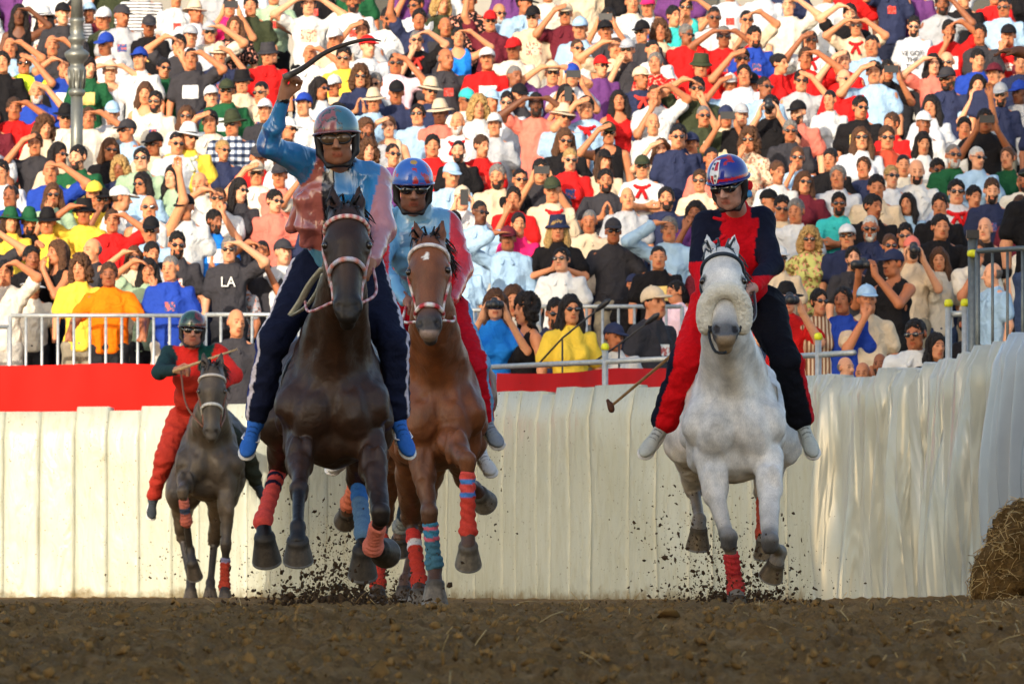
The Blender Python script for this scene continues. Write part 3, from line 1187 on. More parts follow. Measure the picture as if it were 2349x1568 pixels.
M = Mat("cream_vinyl", .36, .45)
_v = M.coords()
_c = M.mul((.45, .465, .385), M.ramp(M.noise(_v, 1.3, 5), [(.3, (.86, .85, .80)), (.7, (1, 1, 1))]))
_c = M.mul(_c, M.ramp(M.noise(M.coords("Object", (14, 14, 3)), 1.0, 6, .7), [(.35, (.90, .87, .80)), (.5, (1, 1, 1))]))
_sep = M.n("SeparateXYZ")
_tc = M.n("TexCoord")
M.l(_tc.outputs["Object"], _sep.inputs[0])
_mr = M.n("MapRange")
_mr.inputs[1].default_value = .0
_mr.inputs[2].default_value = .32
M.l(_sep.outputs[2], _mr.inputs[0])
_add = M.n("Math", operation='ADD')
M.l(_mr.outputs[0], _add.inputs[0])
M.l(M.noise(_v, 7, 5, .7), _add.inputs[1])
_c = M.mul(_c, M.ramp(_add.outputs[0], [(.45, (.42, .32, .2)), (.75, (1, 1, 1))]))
_c = M.mul(_c, M.ramp(M.noise(M.coords("Object", (38, 38, 38)), 1.0, 2, .5), [(.27, (.35, .26, .16)), (.31, (1, 1, 1))]))
M.color(_c)
M.bump(M.noise(M.coords("Object", (5, 5, 2.2)), 1.0, 3, .5, 1.4), .4, .05)
M_VINYL = M.m
M = Mat("satin_drape", .2, .8)
_v = M.coords()
M.color(M.mul((.40, .415, .36), M.ramp(M.noise(_v, 2.5, 5), [(.3, (.82, .82, .78)), (.7, (1, 1, 1))])))
M.b.inputs["Sheen Weight"].default_value = .3
M.bump(M.noise(M.coords("Object", (5, 5, .8)), 1.0, 2, .4, 1.2), .7, .1)
M_DRAPE = M.m

M_SHEET = simple("pale_blue_sheet", (.36, .41, .44), .25, .5, noise=.1, nscale=4)
wall_root = empty("padded_wall", (0, 70, 0))
tag(wall_root, "cream padded safety wall of upholstered panels lining the bend of the track", "wall")
s_ = 0.0
rw = random.Random(5)
n_panel = 0
while s_ < wall_s[-1] - .6:
    p, _ = wall_at(s_)
    vx_here = VW / 2 + p[0] / p[1] * FPX
    if vx_here > 2475:
        break
    right = vx_here > 1810
    wdt = (rw.uniform(.30, .335) if vx_here < 700 else rw.uniform(.30, .72)) if not right else rw.uniform(.36, .55)
    nu, nz = (11, 8) if not right else (34, 14)
    top = WALL_H + rw.uniform(-.025, .03)
    us, zs = np.linspace(0, 1, nu), np.linspace(-.06, 1, nz)
    vv = []
    for zi in zs:
        P, N = wall_at(s_ + us * wdt)
        e = np.minimum(us, 1 - us)
        bulge = .011 * (1 - np.clip(1 - e / .06, 0, 1) ** 2)
        if right:
            q = np.stack([(s_ + us * wdt) * 4.2, np.full(nu, zi * .7), np.full(nu, 1.0 + n_panel)], -1)
            bulge = bulge * .4 + 0.22 * fbm(q, 2) * (.55 + .45 * np.sin(zi * 3.0)) + .035 * np.sin((s_ + us * wdt) * 17 + 1.6 * zi + 2 * fbm(q * .5, 2)) + .05
        else:
            q = np.stack([(s_ + us * wdt) * 3.0, np.full(nu, zi * 2.4), np.full(nu, 7.7)], -1)
            bulge = bulge + .022 * fbm(q, 2)
        rnd_top = -.05 * np.clip((zi - .94) / .06, 0, 1) ** 2
        z = zi * top - (.05 * np.clip(1 - e / .12, 0, 1) ** 2 * (zi > .97) if right else 0)
        vv.append(np.c_[P + N * (bulge + rnd_top)[:, None] + np.array((0, 0)), np.full(nu, z) if np.isscalar(z) else z])
    # top strip back over the wall and the back face
    P, N = wall_at(s_ + us * wdt)
    vv.append(np.c_[P - N * .16, np.full(nu, top + (.0 if not right else .0) - .01)])
    vv.append(np.c_[P - N * .18, np.full(nu, 0.0)])
    vv = np.concatenate(vv)
    rows = nz + 2
    ff = []
    for a in range(rows - 1):
        for b in range(nu - 1):
            ff.append((a * nu + b, a * nu + b + 1, (a + 1) * nu + b + 1, (a + 1) * nu + b))
    ff.append(tuple(a * nu for a in range(rows))[::1])
    ff.append(tuple(a * nu + nu - 1 for a in range(rows))[::-1])
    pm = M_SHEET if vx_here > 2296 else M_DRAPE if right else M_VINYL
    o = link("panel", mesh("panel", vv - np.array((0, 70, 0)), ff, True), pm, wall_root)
    n_panel += 1
    s_ += wdt + .004

# ------------------------------------------------------------------ grandstand, platforms
M_BOARD = simple("stand_board", (.16, .14, .12), .8, .2, noise=.4, nscale=6, bump=.3)
STEP_RISE, STAND_D, STAND_Z = .217, 76.0, 1.30
stand = empty("grandstand", (0, 84, 0))
tag(stand, "stepped grey spectator stand under the crowd behind the padded wall", "grandstand")
for k in range(19):
    z = STAND_Z + STEP_RISE * k
    mb = MB()
    mb.box((0, STAND_D + k + (0 - 84) , z / 2 - .002), (26, 1.0, z), None)
    mb.build("step", M_BOARD, stand)
platform = empty("spectator_platform", (4.5, 66, 0))
tag(platform, "low sloping wooden platform behind the right end of the padded wall", "platform")


def apron_z(d):
    return max(0.0, .072 * (d - 58))


for k in range(18):
    d = 58.0 + k
    xa = np.interp(d, wall_c[::-1, 1], wall_c[::-1, 0]) + .9 if d < 74 else -.2
    xa = max(xa, X(1560, d))
    z = apron_z(d + .5)
    mb = MB()
    mb.box(((xa + 9) / 2 - 4.5, d + .5 - 66, max(z, .05) / 2), (9 - xa, 1.0, max(z, .05)))
    mb.build("step", M_BOARD, platform)
PIT_Z = .62
mb = MB()
xs0, xs1 = X(480, 75), X(1545, 72)
mb.add([(X(480, 75.3), 75.2, 0), (X(700, 75), 74.4, 0), (X(1090, 72), 71.2, 0), (X(1545, 68), 67.6, 0), (X(1545, 75.9), 75.9, 0), (X(480, 75.9), 75.9, 0)] +
       [(X(480, 75.3), 75.2, PIT_Z), (X(700, 75), 74.4, PIT_Z), (X(1090, 72), 71.2, PIT_Z), (X(1545, 68), 67.6, PIT_Z), (X(1545, 75.9), 75.9, PIT_Z), (X(480, 75.9), 75.9, PIT_Z)],
       [(6, 7, 8, 9, 10, 11), (5, 4, 3, 2, 1, 0)] + [(i, (i + 1) % 6, (i + 1) % 6 + 6, i + 6) for i in range(6)])
tag(mb.build("press_platform", M_BOARD), "low press platform between the padded wall and the stand", "platform")


# ------------------------------------------------------------------ banners
def banner(name, a, b, z0, z1, mat, label, sag=.02, n=60, seed=0.0):
    a, b = np.array(a, float), np.array(b, float)
    t = np.linspace(0, 1, n)
    d = b - a
    nrm = np.array((d[1], -d[0])) / np.linalg.norm(d)
    vv = []
    L = np.linalg.norm(d)
    for side in (0, 1):
        for zt in np.linspace(0, 1, 7):
            q = np.stack([t * L * 2.2, np.full(n, zt * .6), np.full(n, seed)], -1)
            off = .07 * fbm(q, 3) + .022 * np.sin(t * L * 5 + 3 * fbm(q * .4, 2)) * (1 - .5 * zt) - side * .006
            P = a + t[:, None] * d + nrm * off[:, None]
            z = z0 + (z1 - z0) * zt + (-sag * np.abs(np.sin(t * L * 1.6)) if zt > .9 else 0) * np.ones(n)
            vv.append(np.c_[P, z])
    vv = np.concatenate(vv)
    ff = []
    for side in (0, 1):
        o = side * 7 * n
        for r in range(6):
            for c in range(n - 1):
                q = (o + r * n + c, o + r * n + c + 1, o + (r + 1) * n + c + 1, o + (r + 1) * n + c)
                ff.append(q if side == 0 else q[::-1])
    return tag(link(name, mesh(name, vv, ff, True), mat), label, "banner")


M_RED = simple("red_cloth", lin(232, 26, 16), .75, .15, noise=.12, nscale=5)
banner("red_banner", (X(-260, 75.5), 75.6), (X(548, 75.5), 75.35), 1.45, 2.07, M_RED, "long bright red cloth banner hung along the rail above the left wall", seed=2)
banner("red_banner", (X(1135, 71), 70.9), (X(1560, 69), 68.3), 1.35, 1.87, simple("dark_red_cloth", lin(176, 26, 30), .75, .15, noise=.15, nscale=5), "low red cloth strip behind the wall in front of the press seats", seed=5)

# ------------------------------------------------------------------ steel barriers and rails
M_STEEL = simple("galvanised_steel", (.48, .50, .49), .45, .5, metal=.45, noise=.3, nscale=25)
M_STEELD = simple("dark_steel", (.16, .18, .18), .5, .5, metal=.6, noise=.3, nscale=25)
M_YEL = simple("yellow_plastic", lin(225, 225, 40), .5, .4)


def barrier(a, b, z0, z1, n, label, group, r=.0145, mat=None):
    a, b = np.array(a, float), np.array(b, float)
    mat = mat or M_STEEL
    root = empty("crowd_barrier", (a[0], a[1], z0))
    o3 = np.array((a[0], a[1], z0))
    for z, nm in ((z1, "top_rail"), (z0 + .12, "bottom_rail")):
        mb = MB()
        mb.tube(np.array([(a[0], a[1], z), (b[0], b[1], z)]) - o3, .019, 8)
        mb.build(nm, mat, root, True)
    for q in (a, b):
        mb = MB()
        mb.tube(np.array([(q[0], q[1], z0), (q[0], q[1], z1)]) - o3, .019, 8)
        mb.build("post", mat, root, True)
    mb = MB()
    mb.tube(np.array([(0, 0, z0 + .12), (0, 0, z1)]), r, 6)
    me = mesh("bar", np.array(mb.v), mb.f, True)
    for i in range(1, n):
        p = a + (b - a) * i / n
        link("bar", me, mat, root, (p[0] - o3[0], p[1] - o3[1], -z0))
    return tag(root, label, "barrier", group)


GB = "steel crowd barriers along the stand"
barrier((X(-140, 75.75), 75.75), (X(20, 75.75), 75.75), 1.31, 2.40, 5, "short steel barrier at the far left edge before the crowd", GB)
barrier((X(22, 75.72), 75.75), (X(462, 75.75), 75.75), 1.31, 2.50, 12, "bright steel barrier with vertical bars in front of the person in orange", GB)
barrier((X(470, 75.75), 75.8), (X(900, 75.75), 75.85), 1.31, 2.51, 12, "steel barrier behind the far left jockey's helmet", GB)
barrier((X(905, 75.8), 75.85), (X(1230, 75.8), 75.8), 1.31, 2.55, 9, "steel barrier behind the brown horse and the blue-dressed photographer", GB)
barrier((X(1236, 75.75), 75.75), (X(1565, 75.75), 75.75), 1.31, 2.58, 9, "steel barrier behind the person in the yellow shirt", GB)
barrier((X(2252, 60.5), 61.0), (X(2420, 60), 60.2), 1.35, 2.50, 5, "grey steel barrier at the far right edge above the draped wall", GB, r=.012, mat=M_STEELD)


def rail(a, b, z, posts, label, mat=M_STEELD, r=.022, z0=.6):
    o3 = np.array(a, float)
    root = empty("guard_rail", (o3[0], o3[1], 0))
    mb = MB()
    mb.tube(np.array([(0, 0, z), (b[0] - a[0], b[1] - a[1], z)]), r, 8)
    mb.build("pipe", mat, root, True)
    for t, h in posts:
        p = (o3[0] * (1 - t) + b[0] * t - o3[0], o3[1] * (1 - t) + b[1] * t - o3[1])
        mb = MB()
        mb.tube(np.array([(p[0], p[1] - .03, z0), (p[0], p[1] - .03, h)]), .024, 8)
        po = mb.build("post", mat, root, True)
        mb = MB()
        mb.lathe([(.001, -.01), (.03, -.005), (.034, .02), (.024, .045), (.001, .05)], (p[0], p[1] - .03, h), 10)
        mb.build("cap", M_YEL, po, True)
    return tag(root, label, "rail", "scaffold guard rails")


rail((X(1112, 69.5), 70.2), (X(1560, 68), 67.3), 1.90, [(.62, 2.0)], "grey scaffold rail below the yellow-shirted person, one yellow post cap", mat=M_STEEL)
rail((X(1835, 65.0), 65.2), (X(1960, 64.2), 64.2), 1.86, [(.35, 1.98)], "short scaffold rail right of the white horse with a yellow post cap", mat=M_STEEL)
rail((X(2176, 62), 62), (X(2212, 62), 61.9), 2.08, [(0.0, 2.14), (1.0, 2.14)], "pair of thin posts with yellow caps before the draped wall", mat=M_STEEL)
mb = MB()
mb.tube(np.array([(X(2232, 61.5), 61.5, .2), (X(2232, 61.5), 61.5, 2.62)]), .036, 10)
o = mb.build("scaffold_pole", M_STEELD, None, True)
tag(o, "tall dark scaffold pole at right with black cap and yellow clip", "pole")
mb = MB()
mb.box((X(2232, 61.5), 61.5, 2.64), (.09, .09, .06))
mb.build("cap", simple("black_plastic", (.02, .02, .022), .5), o)
mb = MB()
mb.lathe([(.001, -.03), (.04, -.02), (.044, .0), (.04, .02), (.001, .03)], (X(2232, 61.5), 61.46, 2.50), 10)
mb.build("clip", M_YEL, o, True)

# microphone booms in the press area
M_BLK = simple("black_metal", (.02, .02, .022), .45, .5)
for pts, lab in (((V(1232, 838, 70.6), V(1290, 775, 70.4), V(1368, 712, 70.2)), "black microphone boom slanting up right before the yellow-shirted person"),
                 ((V(1350, 838, 70.0), V(1420, 790, 69.8), V(1482, 742, 69.6)), "black microphone boom slanting up right beside the white horse's rider")):
    root = empty("microphone_stand", tuple(pts[0]))
    mb = MB()
    mb.tube(np.array(pts) - pts[0], .008, 6)
    mb.build("boom", M_BLK, root, True)
    mb = MB()
    q = (pts[1] - pts[0])
    mb.tube(np.array([q, (q[0], q[1], PIT_Z - pts[0][2])]), .009, 6)
    mb.build("pole", M_BLK, root, True)
    mb = MB()
    e = pts[2] - pts[0]
    dr = unit(pts[2] - pts[1])
    mb.tube(np.array([e, e + dr * .05, e + dr * .12, e + dr * .16]), np.array((.014, .024, .026, .012)), 8)
    mb.build("microphone", M_BLK, root, True)
    tag(root, lab, "microphone")

# ------------------------------------------------------------------ lamp post among the crowd
LP = np.array((X(175, 83.0), 83.0))
lamp = empty("lamp_post", (LP[0], LP[1], STAND_Z + STEP_RISE * 7))
tag(lamp, "ornate grey cast iron lamp post standing among the crowd at upper left", "lamp post")
M_IRON = simple("cast_iron", (.20, .205, .18), .4, .5, metal=.5, noise=.25, nscale=12, bump=.2)
zb = STAND_Z + STEP_RISE * 7


def lz(vy):
    return V(175, vy, 83.0)[2] - zb


for nm, prof in (("base", [(.13, 0), (.13, .1), (.1, .16), (.085, .4), (.075, .5)]),
                 ("shaft", [(.062, .5), (.06, lz(330)), (.058, lz(220))]),
                 ("collar", [(.058, lz(222)), (.082, lz(216)), (.082, lz(208)), (.06, lz(205)), (.072, lz(185)), (.085, lz(165)), (.088, lz(155)), (.062, lz(152)), (.07, lz(145)), (.095, lz(138)), (.118, lz(130)), (.122, lz(122)), (.09, lz(116)), (.06, lz(112)), (.062, lz(100)), (.085, lz(94)), (.085, lz(86)), (.062, lz(82)), (.07, lz(70)), (.062, lz(56)), (.075, lz(50)), (.07, lz(42))]),
                 ("upper_shaft", [(.062, lz(42)), (.05, lz(-20)), (.045, lz(-200)), (.07, lz(-210)), (.03, lz(-240))])):
    mb = MB()
    mb.lathe(prof, (0, 0, 0), 20)
    mb.build(nm, M_IRON, lamp, True)
mb = MB()
for k in range(10):
    a = k * 2 * math.pi / 10
    mb.tube(np.array([(.07 * math.cos(a), .07 * math.sin(a), lz(203)), (.088 * math.cos(a), .088 * math.sin(a), lz(160))]), .009, 5)
mb.build("fluting", M_IRON, lamp, True)

# ------------------------------------------------------------------ straw bale at the right edge
bale_c = np.array((X(2352, 49.5), 49.5, .0))
v, f = volume([ell((0, 0, .22), (.24, .3, .36), k=.05), cap((-.06, -.1, .1), (.2, .2, .1), .24, .25, k=.1), cap((.08, .05, .3), (.3, .1, .4), .16, .2, k=.08)], .03)
v = wrinkle(v, f, .07, (7, 7, 7), 3)
bale = link("straw_bale", mesh("straw_bale", v, f, True, np.tile(lin(128, 100, 60), (len(v), 1))), vcolmat("straw_core", .95, .1, .6, 18, bump=1.0, bscale=40, dist=.03), None, tuple(bale_c))
tag(bale, "shaggy brown straw bale at the foot of the wall at right", "straw bale")
nrm = vnormals(v, f)
mb = MB()
for i in range(3000):
    j = rs.randrange(len(v))
    p, n_ = v[j], nrm[j]
    if p[2] < -.02:
        continue
    t = unit(np.array((rs.gauss(0, 1), rs.gauss(0, 1), rs.gauss(0, .8))))
    t = unit(t - n_ * (t @ n_) * .7 + n_ * .15)
    L = rs.uniform(.03, .12)
    a = p + n_ * rs.uniform(-.01, .012)
    mb.tube(np.array([a - t * L * .5, a + n_ * .01, a + t * L * .5]), .0022, 3, lin(*[(200, 168, 108), (160, 126, 76), (110, 84, 50), (215, 190, 135)][rs.randrange(4)]), caps=False)
o = mb.build("straw", M_STRAW, bale, False, True)
o["kind"] = "stuff"

# ------------------------------------------------------------------ town houses: one behind the camera shades the track, one closes the view behind the stand
M_PLAST = simple("ochre_plaster", (.42, .33, .22), .9, .1, noise=.2, nscale=1.2)
M_PANE = simple("window_glass", (.03, .035, .04), .15, .5)
M_TRIM = simple("pale_stone", (.5, .46, .4), .85, .15, noise=.2, nscale=3)


def back_project(p, d):
    p = np.asarray(p, float)
    t = (p[1] - d) / SUN_DIR.y
    return p - np.array(SUN_DIR) * t


H_D = -6.0
prof = [back_project(q, H_D) for q in (np.array((X(640, 73.5), 73.5, 0.0)), V(1000, 640, 73.5), V(1130, 520, 78.0), V(1560, 450, 80.0), V(1960, 350, 82.0), V(2180, 240, 84.5), V(2300, 20, 90.0))]
xs = [p[0] for p in prof]
zsf = [p[2] for p in prof]
xe = -7.0
outline = [(xs[0], -1.0)] + [(xs[0], zsf[1])] + list(zip(xs[1:], zsf[1:])) + [(xe, zsf[-1]), (xe, -1.0)]
outline = [(max(x, xs[0]), z) for x, z in outline]
house = empty("town_house", (0, H_D - 10, 0))
tag(house, "tall ochre town house behind the photographer shading the track", "building")
mb = MB()
n = len(outline)
mb.add([(x, 10.0, z) for x, z in outline] + [(x, -8.0, z) for x, z in outline], [tuple(range(n))[::-1], tuple(range(n, 2 * n))] + [(i, (i + 1) % n, (i + 1) % n + n, i + n) for i in range(n)])
mb.build("facade", M_PLAST, house)
mb = MB()
mb.box((0, 0, 0), (1.2, .12, 2.0))
me_w = mesh("pane", np.array(mb.v), mb.f, False)
for k in range(6):
    for i in range(13):
        x = xs[0] + 3 + i * 4.2
        if x < xe - 2 and 3 + k * 4.4 + 1 < zsf[1] - 1.5:
            link("window", me_w, M_PANE, house, (x, 10.03, 3 + k * 4.4))
back = empty("town_house", (0, 108, 0))
tag(back, "pale plaster town house behind the top of the stand", "building")
mb = MB()
mb.box((0, 4, 6), (60, 8, 12))
mb.build("facade", simple("grey_plaster", (.36, .34, .30), .9, .1, noise=.25, nscale=1.5), back)
for k in range(2):
    for i in range(14):
        link("window", me_w, M_PANE, back, (-26 + i * 4, -.02, 2.8 + k * 4.5))

# ------------------------------------------------------------------ the crowd
M_CLOTH = objcolmat("shirt_cloth", .85, .15, .14, 9, fold=.9, fscale=9)
M_HAIRC = objcolmat("hair", .55, .35, .5, 60, fold=.6, fscale=60)
M_HATC = objcolmat("hat_cloth", .8, .2, .15, 30, fold=.15, fscale=20)


def pattern_mat(name, kind):
    M = Mat(name, .85, .15)
    inf = M.n("ObjectInfo")
    v = M.coords()
    add = M.n("VectorMath", operation='ADD')
    M.l(v, add.inputs[0])
    M.l(inf.outputs["Location"], add.inputs[1])
    if kind == 'stripe':
        w = M.n("TexWave", bands_direction='Z')
        w.inputs["Scale"].default_value = 9
        w.inputs["Distortion"].default_value = .6
        M.l(v, w.inputs["Vector"])
        M.color(M.mul(inf.outputs["Color"], M.ramp(w.outputs["Fac"], [(.55, (1, 1, 1)), (.7, (.12, .1, .1))])))
    elif kind == 'vstripe':
        w = M.n("TexWave", bands_direction='X')
        w.inputs["Scale"].default_value = 9
        M.l(v, w.inputs["Vector"])
        M.color(M.mul(inf.outputs["Color"], M.ramp(w.outputs["Fac"], [(.35, (1, 1, 1)), (.55, (.35, .2, .15))])))
    elif kind == 'plaid':
        a = M.n("TexWave", bands_direction='Z')
        b = M.n("TexWave", bands_direction='X')
        for w in (a, b):
            w.inputs["Scale"].default_value = 4.5
            M.l(v, w.inputs["Vector"])
        c = M.mul(M.ramp(a.outputs["Fac"], [(.45, (.85, .85, .85)), (.6, (.08, .1, .16))]), M.ramp(b.outputs["Fac"], [(.45, (.9, .9, .9)), (.6, (.2, .25, .35))]))
        M.color(c)
    elif kind == 'flower':
        n1 = M.noise(add.outputs[0], 22, 3, .6)
        n2 = M.noise(add.outputs[0], 37, 2, .5)
        c = M.mul(inf.outputs["Color"], M.ramp(n1, [(.42, (.35, .22, .2)), (.5, (1, 1, 1))]))
        M.color(M.mul(c, (.75, .3, .2), M.ramp(n2, [(.56, (0, 0, 0)), (.6, (1, 1, 1))]), 'MIX'))
    elif kind == 'print':
        n1 = M.noise(M.n("VectorMath", operation='ADD').outputs[0], 1, 1)
        n1 = M.noise(add.outputs[0], 42, 2, .5)
        M.color(M.mul(inf.outputs["Color"], (.5, .12, .1), M.ramp(n1, [(.52, (0, 0, 0)), (.56, (1, 1, 1))]), 'MIX'))
    M.bump(M.noise(add.outputs[0], 8, 3, .5, .8), .5, .04)
    return M.m


M_PAT = {k: pattern_mat(k + "_cloth", k) for k in ('stripe', 'vstripe', 'plaid', 'flower', 'print')}

HC = np.array((0, -.012, 1.60))
HSC = .925


def arms_for(pose):
    """Viewer-left and viewer-right arm: elbow, wrist, hand direction, palm normal, finger curl (for x > 0, mirrored for the left)."""
    D = ((.235, .03, 1.14), (.25, -.05, .90), (0, -.15, -1), (-1, 0, 0), .25)
    SH = ((.37, -.13, 1.49), (.125, -.165, 1.655), (-1, -.12, .06), (0, 0, -1), .06)
    PH = ((.25, -.2, 1.25), (.095, -.33, 1.50), (-.15, -.05, 1), (-1, 0, 0), .45)
    CR = ((.25, -.09, 1.15), (-.06, -.205, 1.205), (-1, .05, .1), (0, 1, 0), .15)
    UP = ((.31, -.10, 1.66), (.27, -.15, 1.91), (-.1, -.1, 1), (0, -1, 0), .3)
    MO = ((.2, -.17, 1.19), (.06, -.2, 1.45), (-.35, .1, .9), (0, 1, 0), .5)
    CL = ((.26, -.09, 1.16), (.045, -.30, 1.24), (-.1, -.3, .9), (-1, 0, 0), .2)
    FW = ((.30, -.10, 1.17), (.33, -.34, 1.05), (0, -.4, -.9), (0, 1, 0), .8)
    HP = ((.36, .06, 1.17), (.20, -.05, 1.0), (-.6, -.2, -.6), (0, 1, 0), .4)
    RE = ((.46, -.12, 1.52), (.68, -.2, 1.60), (1, -.15, .05), (0, 0, -1), .25)
    S2 = ((.31, -.20, 1.39), (.105, -.19, 1.635), (-.8, -.05, .35), (.2, .5, -.8), .12)
    S3 = ((.33, -.06, 1.56), (.13, -.14, 1.69), (-1, -.25, -.12), (0, 0, -1), .3)
    return {'i': (S2, D), 'j': (S3, MO), 'd': (D, D), 'l': (SH, D), 'b': (SH, SH), 'p': (PH, PH), 'x': (CR, CR), 'u': (UP, D), 'm': (MO, D), 'c': (CL, CL), 'f': (FW, FW), 'h': (HP, D), 'w': (RE, D)}[pose]


def body_parts(pose, fem):
    sx = .155 if fem else .172
    torso = [ell((0, 0, 1.265), (.138 if fem else .16, .098, .19), k=.05, tag=1), ell((0, -.012, 1.06), (.128 if fem else .152, .10, .17), k=.06, tag=1),
             ell((0, 0, .92), (.16, .112, .12), k=.05, tag=1), cap((-sx + .02, .01, 1.382), (-.03, .015, 1.43), .042, .05, k=.05, tag=1), cap((sx - .02, .01, 1.382), (.03, .015, 1.43), .042, .05, k=.05, tag=1)]
    if fem:
        torso += [ell((-.065, -.085, 1.255), (.06, .055, .06), k=.03, tag=1), ell((.065, -.085, 1.255), (.06, .055, .06), k=.03, tag=1)]
    neck = [cap((0, .02, 1.42), (0, .005, 1.53), .058 if not fem else .05, .05 if not fem else .044, k=.03, tag=9), cap((-.08, .02, 1.405), (.08, .02, 1.405), .04, k=.04, tag=9)]
    uppers, fore, hands = [], [], []
    L, R = arms_for(pose)
    for sgn, (el, wr, hd, pn, cu) in ((-1, L), (1, R)):
        mir = np.array((sgn, 1, 1))
        s_, e_, w_ = np.array((sgn * sx, .015, 1.378)), np.array(el) * mir, np.array(wr) * mir
        if fem:
            e_ = s_ + (e_ - s_) * .95
        uppers.append((s_, e_))
        fore.append((e_, w_))
        hands += hand_prims(w_, np.array(hd) * mir, np.array(pn) * mir, cu, side=-1 if sgn > 0 else 1, s=.95 if not fem else .86, t=8)
    return torso, neck, uppers, fore, hands


CACHE = {}


def cached(key, fn):
    if key not in CACHE:
        CACHE[key] = fn()
    return CACHE[key]


def flip(vf):
    v, f = vf[0].copy(), vf[1][:, ::-1].copy()
    v[:, 0] *= -1
    return v, f


BASE = {'r': 'l', 'v': 'u', 'I': 'i', 'J': 'j'}
SALUTE = {'l': 'lij', 'r': 'rIJ'}


HEADV = {0: (0, 0, 0, 1, 1), 1: (-.05, .07, .38, .97, 1.03), 2: (.08, -.06, -.36, 1.03, .98), 3: (.12, .05, .12, 1.05, 1.0), 4: (-.12, -.08, -.15, .96, 1.04), 5: (.05, .12, .6, 1.0, 1.0)}


def raw_body(pose, fem, var=0):
    torso, neck, up, fo, ha = body_parts(pose, fem)
    hx, hy, hzr, jw, jl = HEADV[var]
    k = .86 if fem else 1
    P = [dict(t, r=t['r'] - .012) if t['t'] == 'e' else dict(t) for t in torso] + neck + xform([dict(q, r=q['r'] * np.array((jw, 1, jl)), c=q['c'] * np.array((jw, 1, jl))) if q['t'] == 'e' else dict(q, a=q['a'] * np.array((jw, 1, jl)), b=q['b'] * np.array((jw, 1, jl))) for q in head_prims(fem)], rot(hx, hy, hzr), HC, HSC * (1.0 if not fem else .97))
    for a, b in up:
        P.append(cap(a, b, .052 * k, .041 * k, k=.03, tag=8))
    for a, b in fo:
        P += [cap(a, b, .042 * k, .027 * k, k=.02, tag=8)]
    P += ha
    return volume(P, .0115, off=0.0, cuts=[((0, 0, .98), (0, 0, -1))])


def body_mesh(pose, fem, var=0):
    b = BASE.get(pose, pose)

    def mk():
        v, f = cached(('rawb', b, fem, var), lambda: raw_body(b, fem, var))
        if pose in BASE:
            v, f = flip((v, f))
        L = v - HC
        t = np.ones((len(v), 3))
        m = np.linalg.norm(L, axis=1) < .17
        t[m] = face_tint(L[m] @ rot(*HEADV[var][:3]) / (HSC * (1.0 if not fem else .97)))
        me = mesh("person_body", v, f, True, t)
        me.materials.append(M_SKIN)
        return me
    return cached(('b', pose, fem, var), mk)


def raw_shirt(pose, fem, sleeve):
    torso, neck, up, fo, ha = body_parts(pose, fem)
    P = [dict(t) for t in torso]
    cuts = [((0, 0, .88), (0, 0, -1))]
    if sleeve == 't':
        cuts.append(lambda G: np.abs(G[..., 0]) - (.135 if fem else .15))
        cuts.append(lambda G: .085 - np.sqrt(G[..., 0] ** 2 + (G[..., 1] + .03) ** 2 + ((G[..., 2] - 1.45) * .8) ** 2))
    else:
        for a, b in up:
            e = b if sleeve == 'l' else a + (b - a) * .62
            P.append(cap(a, e, .049, .046 if sleeve == 'l' else .056, k=.04))
        if sleeve == 'l':
            for a, b in fo:
                P.append(cap(a, a + (b - a) * .86, .05, .036, k=.03))
    v, f = volume(P, .0135, off=.015, cuts=cuts)
    return wrinkle(v, f, .017, (8, 8, 5), 2, (ord(pose[0]) * 7) % 11), f


def shirt_mesh(pose, fem, sleeve):
    b = BASE.get(pose, pose)

    def mk():
        vf = raw = cached(('raws', b, fem, sleeve), lambda: raw_shirt(b, fem, sleeve))
        v, f = raw
        if pose in BASE:
            v, f = flip((v, f))
        return mesh("shirt", v, f, True)
    return cached(('s', pose, fem, sleeve), mk)


def print_mesh(pose, fem, sleeve, w=.085, z0=1.2, z1=1.33, key=''):
    def mk():
        me = shirt_mesh(pose, fem, sleeve)
        n = len(me.vertices)
        v = np.empty(n * 3)
        me.vertices.foreach_get("co", v)
        v = v.reshape(-1, 3)
        f = np.array([p.vertices[:] for p in me.polygons])
        nn = vnormals(v, f)
        c = v[f].mean(1)
        keep = f[(np.abs(c[:, 0]) < w) & (c[:, 2] > z0) & (c[:, 2] < z1) & (nn[f].mean(1)[:, 1] < -.3)]
        ids, inv = np.unique(keep, return_inverse=True)
        return mesh("print", v[ids] + nn[ids] * .003, inv.reshape(-1, 4), True)
    return cached(('pr', pose, fem, sleeve, w, z0, z1), mk)


def trouser_mesh():
    P = []
    for s in (-1, 1):
        P += [cap((s * .085, 0, .90), (s * .10, -.01, .50), .105, .075, k=.03), cap((s * .10, -.01, .5), (s * .11, .02, .09), .075, .06, k=.03),
              cap((s * .11, .05, .05), (s * .12, -.14, .045), .045, .045, k=.03)]
    P.append(ell((0, 0, .93), (.172, .125, .13), k=.04))
    v, f = volume(P, .02, cuts=[((0, 0, 0.002), (0, 0, -1))])
    return mesh("trousers", wrinkle(v, f, .01, (6, 6, 6), 2), f, True)


def head_piece(name, P, h, cuts=(), wr=0.0, ws=(40, 40, 40)):
    v, f = volume(P, h, cuts=cuts)
    if wr:
        v = wrinkle(v, f, wr, ws, 2)
    return mesh(name, v + HC, f, True)


FACECUT = lambda G: -(np.sqrt(((G[..., 0]) / .075) ** 2 + ((G[..., 1] + .10) / .088) ** 2 + ((G[..., 2] + .035) / .105) ** 2) - 1) * .07
PIECES = {}


